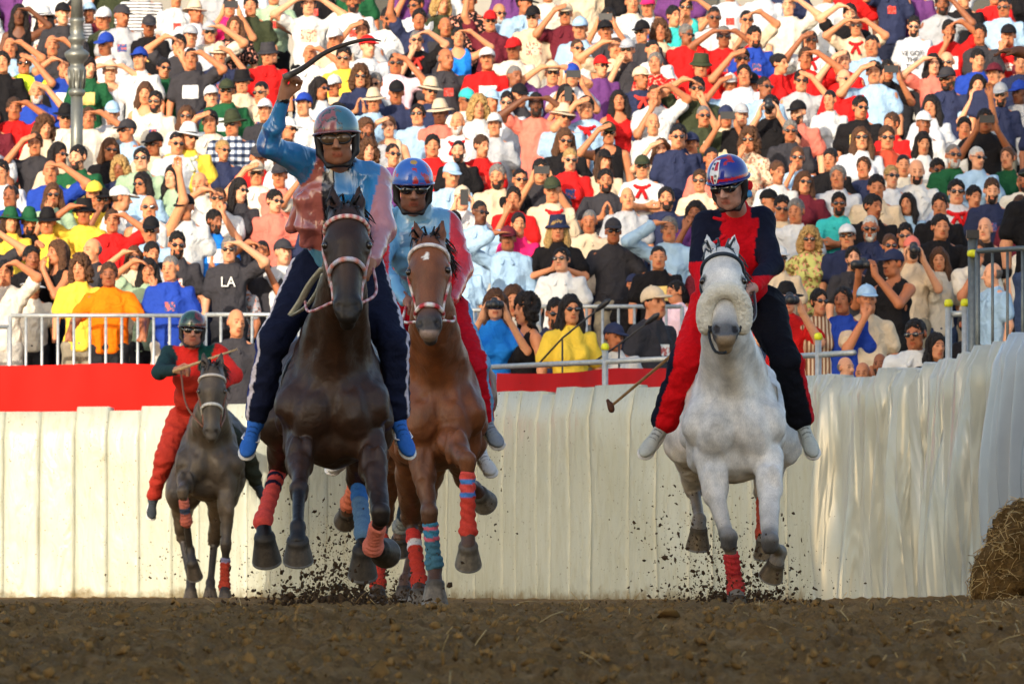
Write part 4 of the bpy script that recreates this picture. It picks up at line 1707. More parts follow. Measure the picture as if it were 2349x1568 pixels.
def piece(kind):
    if kind in PIECES:
        return PIECES[kind]
    if kind == 'short':
        me = head_piece("hair", [ell((0, .015, .036), (.083, .102, .098), k=.02)], .0085, [FACECUT, lambda G: -.05 - G[..., 2] + np.clip(-G[..., 1] - .0, 0, 1) * .9], .012)
    elif kind == 'crop':
        me = head_piece("hair", [ell((0, .018, .034), (.078, .096, .091), k=.02)], .0085, [FACECUT, lambda G: -.04 - G[..., 2] + np.clip(-G[..., 1], 0, 1) * .9], .004)
    elif kind == 'ring':
        me = head_piece("hair", [ell((0, .018, .02), (.08, .097, .08), k=.02)], .0085, [FACECUT, lambda G: np.abs(G[..., 2] + .005) - .045, lambda G: -G[..., 1] - .0], .008)
    elif kind == 'long':
        P = [ell((0, .015, .036), (.086, .106, .10), k=.02)]
        for s in (-1, 1):
            P += [cap((s * .075, .02, .03), (s * .095, .01, -.12), .03, .04, k=.04), cap((s * .095, .01, -.12), (s * .10, -.02, -.22), .038, .022, k=.03)]
        P += [cap((0, .09, .0), (0, .085, -.18), .06, .07, k=.05)]
        me = head_piece("hair", P, .0095, [FACECUT], .016, (34, 34, 8))
    elif kind == 'curly':
        P = [ell((0, .02, .04), (.105, .12, .115), k=.02)]
        for s in (-1, 1):
            P += [ell((s * .095, .02, -.06), (.045, .06, .09), k=.04)]
        me = head_piece("hair", P, .0095, [FACECUT], .035, (30, 30, 30))
    elif kind == 'bun':
        P = [ell((0, .015, .034), (.081, .10, .094), k=.02), ell((0, .10, .06), (.045, .045, .045), k=.03)]
        me = head_piece("hair", P, .009, [FACECUT, lambda G: -.05 - G[..., 2] + np.clip(-G[..., 1] - .0, 0, 1) * .9], .006)
    elif kind == 'beard':
        P = [ell((0, -.03, -.045), (.067, .066, .083), k=.02), ell((0, -.07, -.10), (.035, .024, .03), k=.02)]
        me = head_piece("beard", P, .0085, [lambda G: G[..., 2] + .032 + np.clip(.055 - np.abs(G[..., 0]), 0, 1) * .35, lambda G: G[..., 1] - .015,
                                            lambda G: -(np.sqrt((G[..., 0] / .026) ** 2 + ((G[..., 1] + .1) / .04) ** 2 + ((G[..., 2] + .066) / .012) ** 2) - 1) * .02], .008, (60, 60, 60))
    elif kind == 'cap':
        P = [ell((0, .012, .042), (.09, .112, .1), k=.02)]
        v, f = volume(P, .0085, cuts=[lambda G: .035 - G[..., 2] - np.clip(G[..., 1], 0, .05) * .3])
        v2, f2 = volume([ell((0, -.115, .04), (.078, .085, .012), rot(math.radians(10)), k=.01)], .0075)
        v3, f3 = volume([ell((0, .012, .143), (.01, .01, .007))], .005)
        me = mesh("cap", np.concatenate([v, v2, v3]) + HC, np.concatenate([f, f2 + len(v), f3 + len(v) + len(v2)]), True)
    elif kind == 'brim':
        P = [ell((0, .012, .065), (.088, .105, .085), k=.02), ell((0, .012, .14), (.06, .08, .03), k=.03)]
        v, f = volume(P, .0085, cuts=[((0, 0, .04), (0, 0, -1))])
        v2, f2 = volume([ell((0, .01, .046), (.16, .178, .012), k=.01)], .009)
        r2 = (v2[:, 0] / .16) ** 2 + (v2[:, 1] / .178) ** 2
        v2[:, 2] += -.025 * r2 + .018 * (np.abs(v2[:, 0]) / .16) ** 2
        me = mesh("hat", np.concatenate([v, v2]) + HC, np.concatenate([f, f2 + len(v)]), True)
    elif kind == 'bucket':
        P = [cap((0, .012, .05), (0, .012, .11), .098, .085, k=.02)]
        v, f = volume(P, .0085, cuts=[((0, 0, .03), (0, 0, -1)), ((0, 0, .15), (0, 0, 1))])
        v2, f2 = volume([ell((0, .01, .035), (.135, .15, .022), k=.01)], .009, cuts=[lambda G: .1 - np.sqrt(G[..., 0] ** 2 + G[..., 1] ** 2)])
        v2[:, 2] += -.05 * ((v2[:, 0] ** 2 + v2[:, 1] ** 2) / .0225 - .4)
        me = mesh("hat", np.concatenate([v, v2]) + HC, np.concatenate([f, f2 + len(v)]), True)
    elif kind == 'band':
        P = [ell((0, .012, .035), (.09, .112, .104), k=.02)]
        v, f = volume(P, .0085, cuts=[lambda G: np.abs(G[..., 2] - .052) - .012])
        me = mesh("hat_band", v * np.array((1.02, 1.02, 1)) + HC, f, True)
    elif kind == 'glasses':
        P = [ell((-.033, -.098, .004), (.029, .011, .0205), rot(0, 0, .12), k=.006), ell((.033, -.098, .004), (.029, .011, .0205), rot(0, 0, -.12), k=.006), cap((-.012, -.102, .01), (.012, -.102, .01), .005, k=.004)]
        for s in (-1, 1):
            P.append(cap((s * .06, -.09, .01), (s * .078, .0, .008), .005, k=.004))
        me = head_piece("sunglasses", P, .0055)
    elif kind == 'scarf':
        P = []
        ring = [(.085 * math.sin(a), .0 - .075 * math.cos(a) * (1.2 if math.cos(a) > 0 else .8), -.165 - .045 * max(math.cos(a), 0)) for a in np.linspace(0, 6.28, 13)]
        for a, b in zip(ring[:-1], ring[1:]):
            P.append(cap(a, b, .017, k=.02))
        P += [ell((0, -.105, -.215), (.022, .018, .02), k=.01), cap((-.005, -.108, -.22), (-.05, -.118, -.30), .016, .02, k=.01), cap((.005, -.108, -.22), (.045, -.118, -.31), .016, .02, k=.01)]
        me = head_piece("neckerchief", P, .0085, (), .004)
    elif kind == 'collar':
        P = []
        ring = [(.066 * math.sin(a), .012 - .062 * math.cos(a), -.145 - .035 * max(math.cos(a), 0)) for a in np.linspace(.35, 5.93, 11)]
        for a, b in zip(ring[:-1], ring[1:]):
            P.append(cap(a, b, .014, k=.01))
        P += [cap(ring[0], (.05, -.085, -.235), .013, .016, k=.01), cap(ring[-1], (-.05, -.085, -.235), .013, .016, k=.01)]
        me = head_piece("collar", P, .0085)
    elif kind == 'strap':
        mb = MB()
        mb.tube(np.array([(-.1, -.0, 1.45), (-.07, -.1, 1.38), (.0, -.135, 1.24), (.08, -.135, 1.1), (.15, -.1, .98)]), .011, 6, flat=.6)
        me = mesh("bag_strap", np.array(mb.v), mb.f, True)
    elif kind == 'phone':
        mb = MB()
        mb.box((0, 0, 0), (.15, .011, .076))
        me = mesh("smartphone", np.array(mb.v), mb.f, False)
    elif kind == 'camera':
        v, f = volume([cap((-.045, 0, 0), (.045, 0, 0), .038, k=.01), cap((0, -.02, 0), (0, -.11, 0), .036, .04, k=.01), ell((0, 0, .045), (.03, .028, .022), k=.01)], .008)
        me = mesh("photo_camera", v, f, True)
    PIECES[kind] = me
    return me


PAL = dict(W=((216, 216, 214), "white"), K=((26, 24, 26), "black"), C=((56, 54, 58), "charcoal"), N=((44, 50, 78), "navy"), R=((205, 30, 30), "red"), G=((30, 84, 52), "green"),
           g=((158, 182, 150), "sage green"), B=((36, 66, 160), "royal blue"), b=((158, 188, 214), "pale blue"), u=((30, 120, 210), "bright blue"), Y=((240, 202, 70), "yellow"), y=((215, 240, 60), "neon yellow"),
           O=((250, 120, 10), "orange"), P=((226, 122, 104), "coral"), p=((238, 205, 215), "pale pink"), H=((236, 40, 110), "hot pink"), T=((60, 185, 180), "turquoise"), M=((104, 34, 46), "maroon"),
           E=((212, 190, 160), "beige"), S=((170, 172, 176), "grey"), V=((104, 58, 116), "purple"), D=((58, 64, 44), "olive"), r=((184, 74, 52), "rust"), F=((190, 190, 110), "flowered"))
HAIRCOL = dict(n=(26, 20, 18), j=(78, 52, 34), g=(135, 130, 125), w=(215, 212, 205), L=(30, 22, 20), J=(96, 62, 38), Y=(196, 158, 98), k=(120, 112, 105))

# x y pose head shirt flags, in the pixel frames of six enlarged views of the crowd: (origin x, origin y, size of one unit)
CROWD = [
((0, 0, .34057), """130 95 r L K t|300 120 d hW W if|425 100 d cK C|605 80 d cb M|705 120 d cW D <|825 110 d cC S|960 -90 d n W z|1010 180 d cC K i|720 300 d cB W <
1320 80 d hE W|1290 250 d cS W|1420 215 r cS W s|1555 40 p n H|1590 180 d J K o|1855 -30 c g g|2090 20 b n W i|2270 260 d cW E|70 320 r k b|165 420 r n y s|435 450 l n B i
600 460 d L G i|745 480 b cE W t|950 400 d cB W|1110 450 d L G s|1215 310 l n C|1295 400 r n C i|1815 370 d HC R|1640 550 d HK E|1770 620 d n E s|1535 620 d cD G si|1430 650 d cW N
1795 740 d cW C|985 620 d J W t|1055 690 d n W sb|250 620 r k B w|95 730 r j R|300 860 d J E|440 790 d hK W s|600 800 r j W|760 760 d cb W|865 880 d cC b <s|745 1000 d J K s
240 975 l j C|395 1035 d L E s|530 1065 d n G ib|1045 970 d cK E s|960 1080 d n g s|1275 930 d hW Y sq|1425 820 l n W|1265 780 d J W s|1195 970 d n W s|1575 840 d hD W sa
2060 700 d cB W|2165 590 d L W s|2265 580 d cW E|345 1160 r k B|75 1330 d n B|360 1320 m J g s|5 1160 d n W|570 1430 l HK Y|640 1310 d cY Y|695 1350 m cK W sb|810 1340 d cW W >
1010 1400 v k W ts|1175 1190 d L g <|1350 1235 d k W w|1255 1400 d cK W|1480 1340 l j W s|1450 1490 d n u ib|1620 1280 d L C s|1735 1170 l cE W s|1750 1060 d cC R|1895 1190 d cC P
70 1500 d hG Y f|195 1500 d hG K b|320 1500 d hK Y|20 420 d n K|1190 -20 d n W|1700 40 d n D|500 60 d n S z"""),
((780, 0, .34057), """120 -130 d n G|340 120 d n W sb|530 40 d n W s|165 200 l j S|200 320 d cR W|550 130 u n N|725 180 d k C|815 250 r L u t|530 270 r g K sq|390 420 r n p s|1030 150 u cR M s
1090 80 d k b sw|1320 110 d cK E si|1190 330 d cR W|1540 90 l cE M s|1640 190 d cb b|1620 330 d j W st|1830 120 p n W|1810 210 d cK C|1880 320 l j E|2100 50 d cH W|2060 215 d cK C s
2180 200 d J E|1960 340 m cS C s|2130 340 d n W|2150 430 d g R o|1780 450 d cR V s|2050 530 d cE N q|1010 400 d cW R i|1195 520 d g b|1450 490 b cE V s|1585 510 p cB W|150 520 c J N s
255 560 d g S s|395 620 d cK N|240 690 d hE b|870 670 d cT W s|950 720 d Y W|1040 680 d cb W|1145 690 d n W s|1225 640 d cK C|1340 700 b n P b|1680 720 l n b q|1540 640 p L V s
1900 680 d L R t|2145 640 r j W|540 770 d n b s|690 760 d hE P|810 830 d k W wq|1060 850 d cW S|345 850 l J E t|640 980 d n R|970 980 d j R 1|205 1010 d J E|1570 1080 d Y R s
1830 900 l cD K ts|1800 1090 d cK E f|2290 930 d n N s|2190 1010 l J E|2060 1130 x cD W sq|1810 1220 c n C b|1370 1150 p n C|1230 1210 d n K s|1190 1340 m n R|1450 1280 d cD E q
765 1180 d cb b|840 1340 p cE W|960 1430 d n b s|40 380 d n Y s|2270 110 d n T|700 30 d Y D|1260 30 d cK b|1420 -60 d n W|1990 10 d n W|890 10 d n K o"""),
((1562, 0, .34057), """60 50 r L T st|250 110 d n W s|360 -70 d n W|590 -80 d n W|755 30 r g W|1020 -60 d n W|470 140 r n E s|60 230 d g R s|315 240 b g R s|520 250 d n B b|440 400 l n R s
160 440 d HD R|690 430 d U R >|910 270 l n W sq|1210 180 b j E sq|870 390 r j R|1170 90 l n K|1320 300 d n b|1605 180 d n W sb2|1795 30 r n S b|1840 210 r n R bi|2215 50 d n b s|2150 -40 d n R
1130 400 l j R|840 540 r n S s|135 590 l n D s|360 570 l cW b|505 560 d cK K|590 590 d n b s|455 510 d n W|1130 540 d k R s|1335 490 l n b|1425 470 p n K i|1735 430 l L P|1825 410 d k D s
2035 400 d n B|1830 530 d cC N sb|2040 570 m L b|2150 510 d cM N|2190 640 d cS N sb|1035 680 d n W f|635 720 P n K|1240 720 d n K si|330 790 p cN E|435 780 d cS K|1720 720 d L W
1455 830 d j R <|1420 930 d j r s|1670 830 d cW W|1945 860 v n W|2085 820 p n K s|95 970 d cN N|490 940 m J E so|10 920 d n N s|230 1070 d n P|680 1160 d J W|815 1060 m J b s|1040 1080 d L K
1665 970 d L W|1870 1050 d g G sw|2030 1070 d w b fs|2240 1060 d J G|155 1220 d j E sf|860 1230 d J M s|1090 1190 d g W|1450 1190 d Y W s|1620 1150 d k W b|1760 1140 d n W s|1350 1270 d n E
1325 1400 d n K|1095 1380 x n T sb|805 1430 d g W|710 1400 d n E s|1560 1380 d L b|1890 1290 f n W sq|1780 1390 d n K|2010 1330 d n R|2130 1290 d j N b|1530 1110 d n W|620 1360 d cK W|2330 420 d n N|2320 620 d cB S"""),
((0, 400, .298), """450 600 l J K t<|720 590 d k C <|845 790 f j O +|1320 740 d g B +|1370 540 d n C sb|1775 590 r g C s3|1040 650 l J E s|1175 620 d n S|1150 740 l L g|1880 820 d n S o<|255 890 d hW W s
40 760 r n W|2190 600 d cC W|2030 600 l n C|1830 1150 d k C|620 720 d J Y -"""),
((1000, 450, .298), """575 340 l cM b l|660 220 d L H|960 260 c HN K fy|1390 270 f cC C s|1825 260 l g b l|1740 480 d n K i|1545 690 d cN K s|1880 740 d n p <|1700 830 d cE C >-|480 840 P J u
620 810 d J W -|720 880 d Q K t<|1060 880 d L Y s|945 910 d n N sb-|1395 1090 d cN W"""),
((1662, 450, .298), """690 340 h Q F soy|1160 250 d w N sw|1430 300 d n E s|1310 390 d J K s|1480 420 P cP E|1700 240 d n K|2110 600 d k b <|760 820 d n E vfs|950 810 d n B|1130 800 m cb E|1340 520 P cN K t<
510 800 P hK R|1510 1070 d n W s|1920 1000 d n K b|1235 1310 d k K b|1100 1370 d k K|965 1330 d k E >|1625 1290 d n C s|1670 1170 d L C|1690 490 d J W"""),
]
people = []
for (ox, oy, sc), txt in CROWD:
    for row in txt.replace("\n", "|").split("|"):
        q = row.split()
        if len(q) < 5:
            continue
        people.append(dict(vx=(ox + float(q[0]) * sc) * .9945, vy=(oy + float(q[1]) * sc) * .9945, pose=q[2], head=q[3], shirt=q[4], fl=q[5] if len(q) > 5 else ''))
NAMED = len(people)


def stand_z(d):
    return STAND_Z + STEP_RISE * math.floor(d - STAND_D + 1e-6)


def head_py(d, z):
    return HORIZON - (z + 1.61 - CAM_Z) / d * FPX


rc = random.Random(21)
# fill the rows between the people picked out above
for k in range(18, 0, -1):
    d = STAND_D + k + .5
    y = head_py(d, stand_z(d))
    if y < -95 or y > 600:
        continue
    x = -60.0 + rc.uniform(0, 50)
    while x < 2420:
        yy = y + rc.uniform(-18, 18)
        if all(abs(p['vx'] - x) > 48 or abs(p['vy'] - yy) > 46 for p in people) and len(people) < 385:
            hd = rc.choice(['n', 'n', 'j', 'L', 'J', 'cK', 'cW', 'g', 'k', 'cN', 'hE', 'Y'])
            people.append(dict(vx=x, vy=yy, pose=rc.choice('ddddddlrmdd'), head=hd, shirt=rc.choice('WWWKKCCNNRbESWMDVbP'), fl=rc.choice(['', 's', 's', 'b', ''])))
        x += rc.uniform(58, 92)


def place_person(p):
    vx, vy = p['vx'], p['vy']
    best = None
    if vx > 1100 and vx < 1545 and vy > 672 or (vy > 700 and vx < 1545):
        d = 72.6 if vx > 1000 else 75.4
        d += (int(vx) % 3) * .25 if vx > 1000 else 0
        opts = [(d, PIT_Z)]
    else:
        opts = [(STAND_D + k + .5, STAND_Z + STEP_RISE * k) for k in range(19)]
        if vx > 1560:
            opts += [(58.5 + k, apron_z(58.5 + k)) for k in range(17)]
    for d, z in opts:
        if vx > 1560 and d < 76:
            wd = np.interp(X(vx, d), wall_c[:, 0], wall_c[:, 1])
            if d < wd + .55 or np.min(np.hypot(wall_c[:, 0] - X(vx, d), wall_c[:, 1] - d)) < .62:
                continue
        s = (V(vx, vy, d)[2] - z) / 1.61
        e = abs(math.log(max(s, .1))) * (1.0 if .9 < s < 1.12 else 3.0)
        if best is None or e < best[0]:
            best = (e, d, z, s)
    _, d, z, s = best
    if d == STAND_D + .5 and s < 1.2:
        if '+' in p['fl']:
            d -= .3
        elif s < .985 and vx < 1545 and 'f' != p['pose']:
            d, z = d + 1.0, z + STEP_RISE
            s = (V(vx, vy, d)[2] - z) / 1.61
        else:
            d += .2
    if '-' in p['fl'] and d < 76:
        d += 1.3
        s = (V(vx, vy, d)[2] - z) / 1.61
    return d, z, s


SKINS = [(212, 144, 102), (196, 126, 86), (222, 160, 122), (178, 110, 72), (204, 136, 96), (150, 92, 60), (108, 66, 44)]
LABELS = []
drawn = 0
TROUS = trouser_mesh()
TROUS.materials.append(M_CLOTH)
occupied = []


def describe(p):
    nm = PAL[p['shirt']][1]
    fl = p['fl']
    kind = "striped top" if ('z' in fl or 'v' in fl) else "checked shirt" if 'a' in fl else "patterned top" if 'o' in fl else "tank top" if 't' in fl else "shirt"
    if p['shirt'] == 'F':
        nm, kind = "flowered", "top"
    a = ("checked shirt" if 'a' in fl else f"{nm} {kind}")
    h = p['head']
    ex = []
    if h[0] in 'chH' and len(h) > 1:
        ex.append(PAL[h[1]][1] + (" cap" if h[0] == 'c' else " hat"))
    if 's' in fl:
        ex.append("sunglasses")
    if 'q' in fl:
        ex.append("neckerchief")
    if 'i' in fl:
        ex.append("chest print")
    ps = {'l': "shading eyes", 'r': "shading eyes", 'b': "both hands at brow", 'p': "holding up a phone", 'P': "holding a camera", 'x': "arms crossed", 'u': "arm raised", 'v': "arm raised", 'm': "hand at mouth", 'c': "hands together", 'f': "leaning on the rail", 'h': "hand on hip", 'w': "pointing left"}.get(p['pose'], '')
    return a, ex, ps


def traits(p):
    a, ex, ps = describe(p)
    return [a] + ex + ([ps] if ps else [])


def zone(p):
    side = "far left" if p['vx'] < 330 else "left" if p['vx'] < 700 else "left centre" if p['vx'] < 1000 else "centre" if p['vx'] < 1350 else "right centre" if p['vx'] < 1650 else "right" if p['vx'] < 2050 else "far right"
    hgt = "top" if p['vy'] < 120 else "upper" if p['vy'] < 280 else "middle" if p['vy'] < 450 else "lower" if p['vy'] < 640 else "front"
    return f"{hgt} rows {side}"


def short(p):
    a, ex, ps = describe(p)
    return a + (" and " + ex[0] if ex else "")


def phrase(sel):
    t = "person in " + sel[0]
    wear = [s for s in sel[1:] if s not in POSES]
    if wear:
        t += " and " + " and ".join(wear)
    pose = [s for s in sel[1:] if s in POSES]
    return t + (", " + pose[0] if pose else "")


POSES = ("shading eyes", "both hands at brow", "holding up a phone", "holding a camera", "arms crossed", "arm raised", "hand at mouth", "hands together", "leaning on the rail", "hand on hip", "pointing left")


def relations(p):
    if 'rel' not in p:
        q = sorted((o for o in people if o is not p), key=lambda o: (o['vx'] - p['vx']) ** 2 + 1.5 * (o['vy'] - p['vy']) ** 2)[:6]
        p['rel'] = []
        for o in q:
            dx, dy = o['vx'] - p['vx'], o['vy'] - p['vy']
            p['rel'].append((("left of" if dx > 0 else "right of") if abs(dx) > abs(dy) else ("above" if dy > 0 else "below"), o))
    return p['rel']


USED = set()


def make_label(p):
    """A description that only this person answers to: own clothes and pose, then a neighbour, then the part of the stand."""
    tr = traits(p)
    sels = [tr[:1]] + [[tr[0], t] for t in tr[1:]] + ([tr] if len(tr) > 2 else [])

    def match(q, sel):
        tq = traits(q)
        return all(s in tq for s in sel)
    cands = []
    for sel in sels[::-1]:
        cands.append((phrase(sel), lambda q, s=sel: match(q, s)))
    for zn in (False, True):
        if zn:
            for sel in sels[::-1]:
                cands.append((phrase(sel) + ", " + zone(p), lambda q, s=sel: match(q, s) and zone(q) == zone(p)))
        for sel in sels[::-1]:
            for rel, o in relations(p):
                to = traits(o)
                for osel in [to[:1]] + [[to[0], t] for t in to[1:]]:
                    txt = f"{phrase(sel)}, {rel} {phrase(osel).replace(', ', ' ')}" + (", " + zone(p) if zn else "")
                    cands.append((txt, lambda q, s=sel, r=rel, os_=osel, z_=zn: match(q, s) and (not z_ or zone(q) == zone(p)) and any(r2 == r and match(o2, os_) for r2, o2 in relations(q))))
    for txt, pred in cands:
        if len(txt.split()) <= 16 and len(txt.split()) >= 4 and txt not in USED and sum(1 for q in people if pred(q)) == 1:
            USED.add(txt)
            return txt
    for rel, o in relations(p):
        for rel2, o2 in relations(p):
            if o2 is not o:
                txt = f"person in {tr[0]}, {rel} {traits(o)[0]} and {rel2} {traits(o2)[0]}, {zone(p)}"
                if len(txt.split()) <= 16 and txt not in USED:
                    USED.add(txt)
                    return txt
    txt = f"person in {tr[0]}, {zone(p)}"
    USED.add(txt)
    return txt


def slogan(lines):
    def mk():
        mb = MB()
        if lines is None:
            mb.box((-.03, -.128, 1.16), (.035, .008, .17))
            return mesh("print", np.array(mb.v), mb.f, False)
        vv, ff = [], []
        for i, t in enumerate(lines):
            cu = bpy.data.curves.new("slogan", 'FONT')
            cu.body = t
            cu.size = .075 if len(lines) > 1 else .13
            cu.align_x = 'CENTER'
            cu.extrude = .004
            ob = bpy.data.objects.new("slogan", cu)
            COL.objects.link(ob)
            dg = bpy.context.evaluated_depsgraph_get()
            me = ob.evaluated_get(dg).to_mesh()
            n0 = sum(len(x) for x in vv)
            P = np.array([q.co[:] for q in me.vertices])
            vv.append(np.c_[P[:, 0], -.133 - P[:, 2] * 1.0, P[:, 1] + 1.27 - i * .075])
            ff += [tuple(k + n0 for k in q.vertices) for q in me.polygons]
            ob.evaluated_get(dg).to_mesh_clear()
            bpy.data.objects.remove(ob)
            bpy.data.curves.remove(cu)
        return mesh("print", np.concatenate(vv), ff, False)
    return cached(('slogan', lines), mk)


def setcol(o, rgb, jit=.06):
    j = 1 + rc.uniform(-jit, jit)
    o.color = (*[min(1, c * j) for c in lin(*rgb)], 1)


def add_person(p, d, z, s, x, rz, label=None):
    fl, h = p['fl'], p['head']
    pose = p['pose']
    bp = {'P': 'p'}.get(pose, pose)
    if bp in SALUTE:
        bp = rc.choice(SALUTE[bp])
    fem = 'f' in fl or h in ('L', 'J', 'Y', 'U', 'Q') and not 'b' in fl
    wd = s * rc.uniform(.9, 1.03) * (1.0 if not fem else .97)
    var = rc.choice((0, 1, 2, 3, 4, 5)) if bp == 'd' else 0
    o = bpy.data.objects.new("person", body_mesh(bp, fem, var))
    HM = Matrix.Translation(HC) @ Matrix([list(r_) for r_ in rot(*HEADV[var][:3])]).to_4x4() @ Matrix.Scale(HSC * (1.0 if not fem else .975), 4) @ Matrix.Translation(-Vector(HC))
    ONHEAD = ("hair", "cap", "hat", "sunglasses", "beard")
    COL.objects.link(o)
    o.location = (x, d, z)
    o.rotation_euler = (0, 0, rz)
    o.scale = (wd, wd, s)
    sk = SKINS[rc.choices(range(7), (5, 5, 4, 4, 5, 2, .7))[0]]
    setcol(o, sk)
    sleeve = 't' if 't' in fl else 'l' if 'l' in fl else 's'
    kids = []

    def kid(name, me, mat, rgb=None, parent=o):
        c = bpy.data.objects.new(name, me)
        COL.objects.link(c)
        c.parent = parent
        if name in ONHEAD:
            c.matrix_basis = HM
        if not me.materials:
            me.materials.append(M_CLOTH)
        c.material_slots[0].link = 'OBJECT'
        c.material_slots[0].material = mat
        if rgb:
            setcol(c, rgb)
        return c
    mat = M_PAT['stripe'] if 'z' in fl else M_PAT['vstripe'] if 'v' in fl else M_PAT['plaid'] if 'a' in fl else M_PAT['flower'] if 'o' in fl else M_CLOTH
    sh = kid("shirt", shirt_mesh(bp, fem, sleeve), mat, PAL[p['shirt']][0] if p['shirt'] != 'W' else rc.choice([(216, 216, 214), (200, 203, 208), (218, 208, 190), (206, 206, 204)]))
    kid("trousers", TROUS, M_CLOTH, rc.choice([(34, 38, 56), (40, 40, 44), (60, 74, 104), (150, 140, 120), (26, 26, 28), (190, 185, 175)]))
    if sleeve != 't' and not fem and 'i' not in fl and 'q' not in fl and rc.random() < .5:
        kid("collar", piece('collar'), M_CLOTH, PAL[p['shirt']][0], sh)
    if mat is M_CLOTH and 'i' not in fl and sleeve == 's' and rc.random() < .16:
        kid("print", print_mesh(bp, fem, sleeve, .05, 1.22, 1.31), M_PAT['print'], rc.choice([(230, 225, 215), (200, 60, 50), (60, 80, 130)]), sh)
    for key, txt in (('2', ('VE GOT', 'THE', 'TIME')), ('3', ('LA',)), ('1', None)):
        if key in fl:
            kid("print", slogan(txt), M_CLOTH, (40, 40, 48) if key == '2' else (235, 232, 225), sh)
    if 'i' in fl:
        kid("print", print_mesh(bp, fem, sleeve), M_PAT['print'] if p['shirt'] in 'WE' else M_CLOTH, rc.choice([(235, 235, 230), (235, 200, 120), (225, 225, 225)]) if p['shirt'] not in 'WE' else (230, 200, 170), sh)
    hc = HAIRCOL.get(h[0], (40, 28, 22))
    if h[0] in 'nj':
        kid("hair", piece(rc.choice(['short', 'short', 'crop'])), M_HAIRC, hc)
    elif h[0] in 'gw':
        kid("hair", piece('short' if rc.random() < .6 else 'crop'), M_HAIRC, hc)
    elif h[0] == 'k':
        kid("hair", piece('ring'), M_HAIRC, hc)
    elif h[0] in 'LJY':
        kid("hair", piece(rc.choice(['long', 'long', 'bun', 'curly']) if h[0] != 'L' else rc.choice(['long', 'long', 'bun'])), M_HAIRC, hc)
    elif h[0] == 'U':
        kid("hair", piece('bun'), M_HAIRC, HAIRCOL['L'])
    elif h[0] == 'Q':
        kid("hair", piece('curly'), M_HAIRC, HAIRCOL['Y'] if 'y' in fl else HAIRCOL['L'])
    else:
        kid("hair", piece('long' if (fem or 'y' in fl) else 'crop'), M_HAIRC, HAIRCOL['Y'] if 'y' in fl else rc.choice([HAIRCOL['n'], HAIRCOL['j'], HAIRCOL['g']]))
        if h[0] == 'c':
            kid("cap", piece('cap'), M_HATC, PAL[h[1]][0])
        else:
            hat = kid("hat", piece('brim' if h[0] == 'h' else 'bucket'), M_HATC, PAL[h[1]][0])
            if h[0] == 'h' and h[1] in 'WE':
                kid("hat_band", piece('band'), M_HATC, (30, 30, 32), hat)
    if 's' in fl:
        kid("sunglasses", piece('glasses'), M_LENS)
    if 'b' in fl or 'w' in fl:
        kid("beard", piece('beard'), M_HAIRC, HAIRCOL['w'] if 'w' in fl else (44, 32, 26))
    if 'q' in fl:
        kid("neckerchief", piece('scarf'), M_CLOTH, (205, 30, 34) if p['shirt'] not in 'YKN' else (220, 225, 200) if p['shirt'] == 'Y' else (200, 60, 50))
    lab = label or make_label(p)
    tag(o, lab, "person", "spectators")
    if pose in 'pP':
        kind = 'phone' if pose == 'p' else 'camera'
        t = bpy.data.objects.new("smartphone" if pose == 'p' else "photo_camera", piece(kind))
        COL.objects.link(t)
        if not piece(kind).materials:
            piece(kind).materials.append(M_BLK)
        q = Matrix.Rotation(rz, 4, 'Z') @ Vector((0, -.37 * wd, (1.60 if pose == 'p' else 1.585) * s))
        t.location = (x + q.x, d + q.y, z + q.z)
        t.rotation_euler = (0, 0 if rc.random() < .6 else math.pi / 2, rz)
        what = "black smartphone" if pose == 'p' else "black photo camera"
        tl = f"{what} held by " + lab.replace(", holding up a phone", "").replace(", holding a camera", "")
        if len(tl.split()) > 16:
            tl = f"{what} held by person in {short(p)}, {zone(p)}"
        if tl in USED:
            tl = f"{what} held by person in {short(p)}, {zone(p)}"
        USED.add(tl)
        tag(t, tl, "phone" if pose == 'p' else "camera", "phones and cameras held up in the crowd")
    p['obj'] = o
    return o


for i, p in enumerate(people):
    if p['vy'] > 1000:
        continue
    d, z, s = place_person(p)
    d += rc.uniform(-.18, .18)
    x = V(p['vx'], p['vy'], d)[0]
    turn = {'<': -1.0, '>': 1.0}.get(next((c for c in p['fl'] if c in '<>'), ''), 0) * .9
    # a person facing the camera has rz = 0; a negative turn shows the face towards the left of the picture
    rz = turn + rc.uniform(-.28, .28) * (1 if p['pose'] in 'dm' else .4) + .0
    p['d'] = d
    p['s'] = s
    add_person(p, d, z, s, x, rz)


# ------------------------------------------------------------------ two people close by at the right edge
def extra_person(fl, head, shirt, pose, d, x, z, rz, label, s=1.0):
    p = dict(vx=2400, vy=500, pose=pose, head=head, shirt=shirt, fl=fl)
    o = add_person(p, d, z, s, x, rz, label)
    return o


mb = MB()
mb.box((X(2420, 61.2) , 61.4, .68), (1.1, 1.5, 1.34))
tag(mb.build("corner_platform", M_BOARD), "raised wooden corner platform behind the far right barrier", "platform")
extra_person('b', 'hD', 'K', 'd', 61.35, X(2385, 61.35), 1.35, .3, "person in black shirt and wide brimmed hat cut by the right edge", 1.05)
mb = MB()
mb.box((3.65, 43.9, .62), (1.2, 1.4, 1.24))
tag(mb.build("corner_platform", M_BOARD), "raised wooden platform just outside the frame at right", "platform")
far_arm = extra_person('', 'n', 'K', 'w', 43.9, 3.27, 1.25, .0, "person outside the right edge, only a dark outstretched arm showing", 1.0)
setcol(far_arm, (120, 76, 52), 0)

# ------------------------------------------------------------------ the four horses in view, their jockeys, the horse hidden behind
def px_of(v):
    """Column of the 2349-frame for world points (used only to lay out which cloth panel a point of a garment belongs to)."""
    return VW / 2 + v[:, 0] / v[:, 1] * FPX


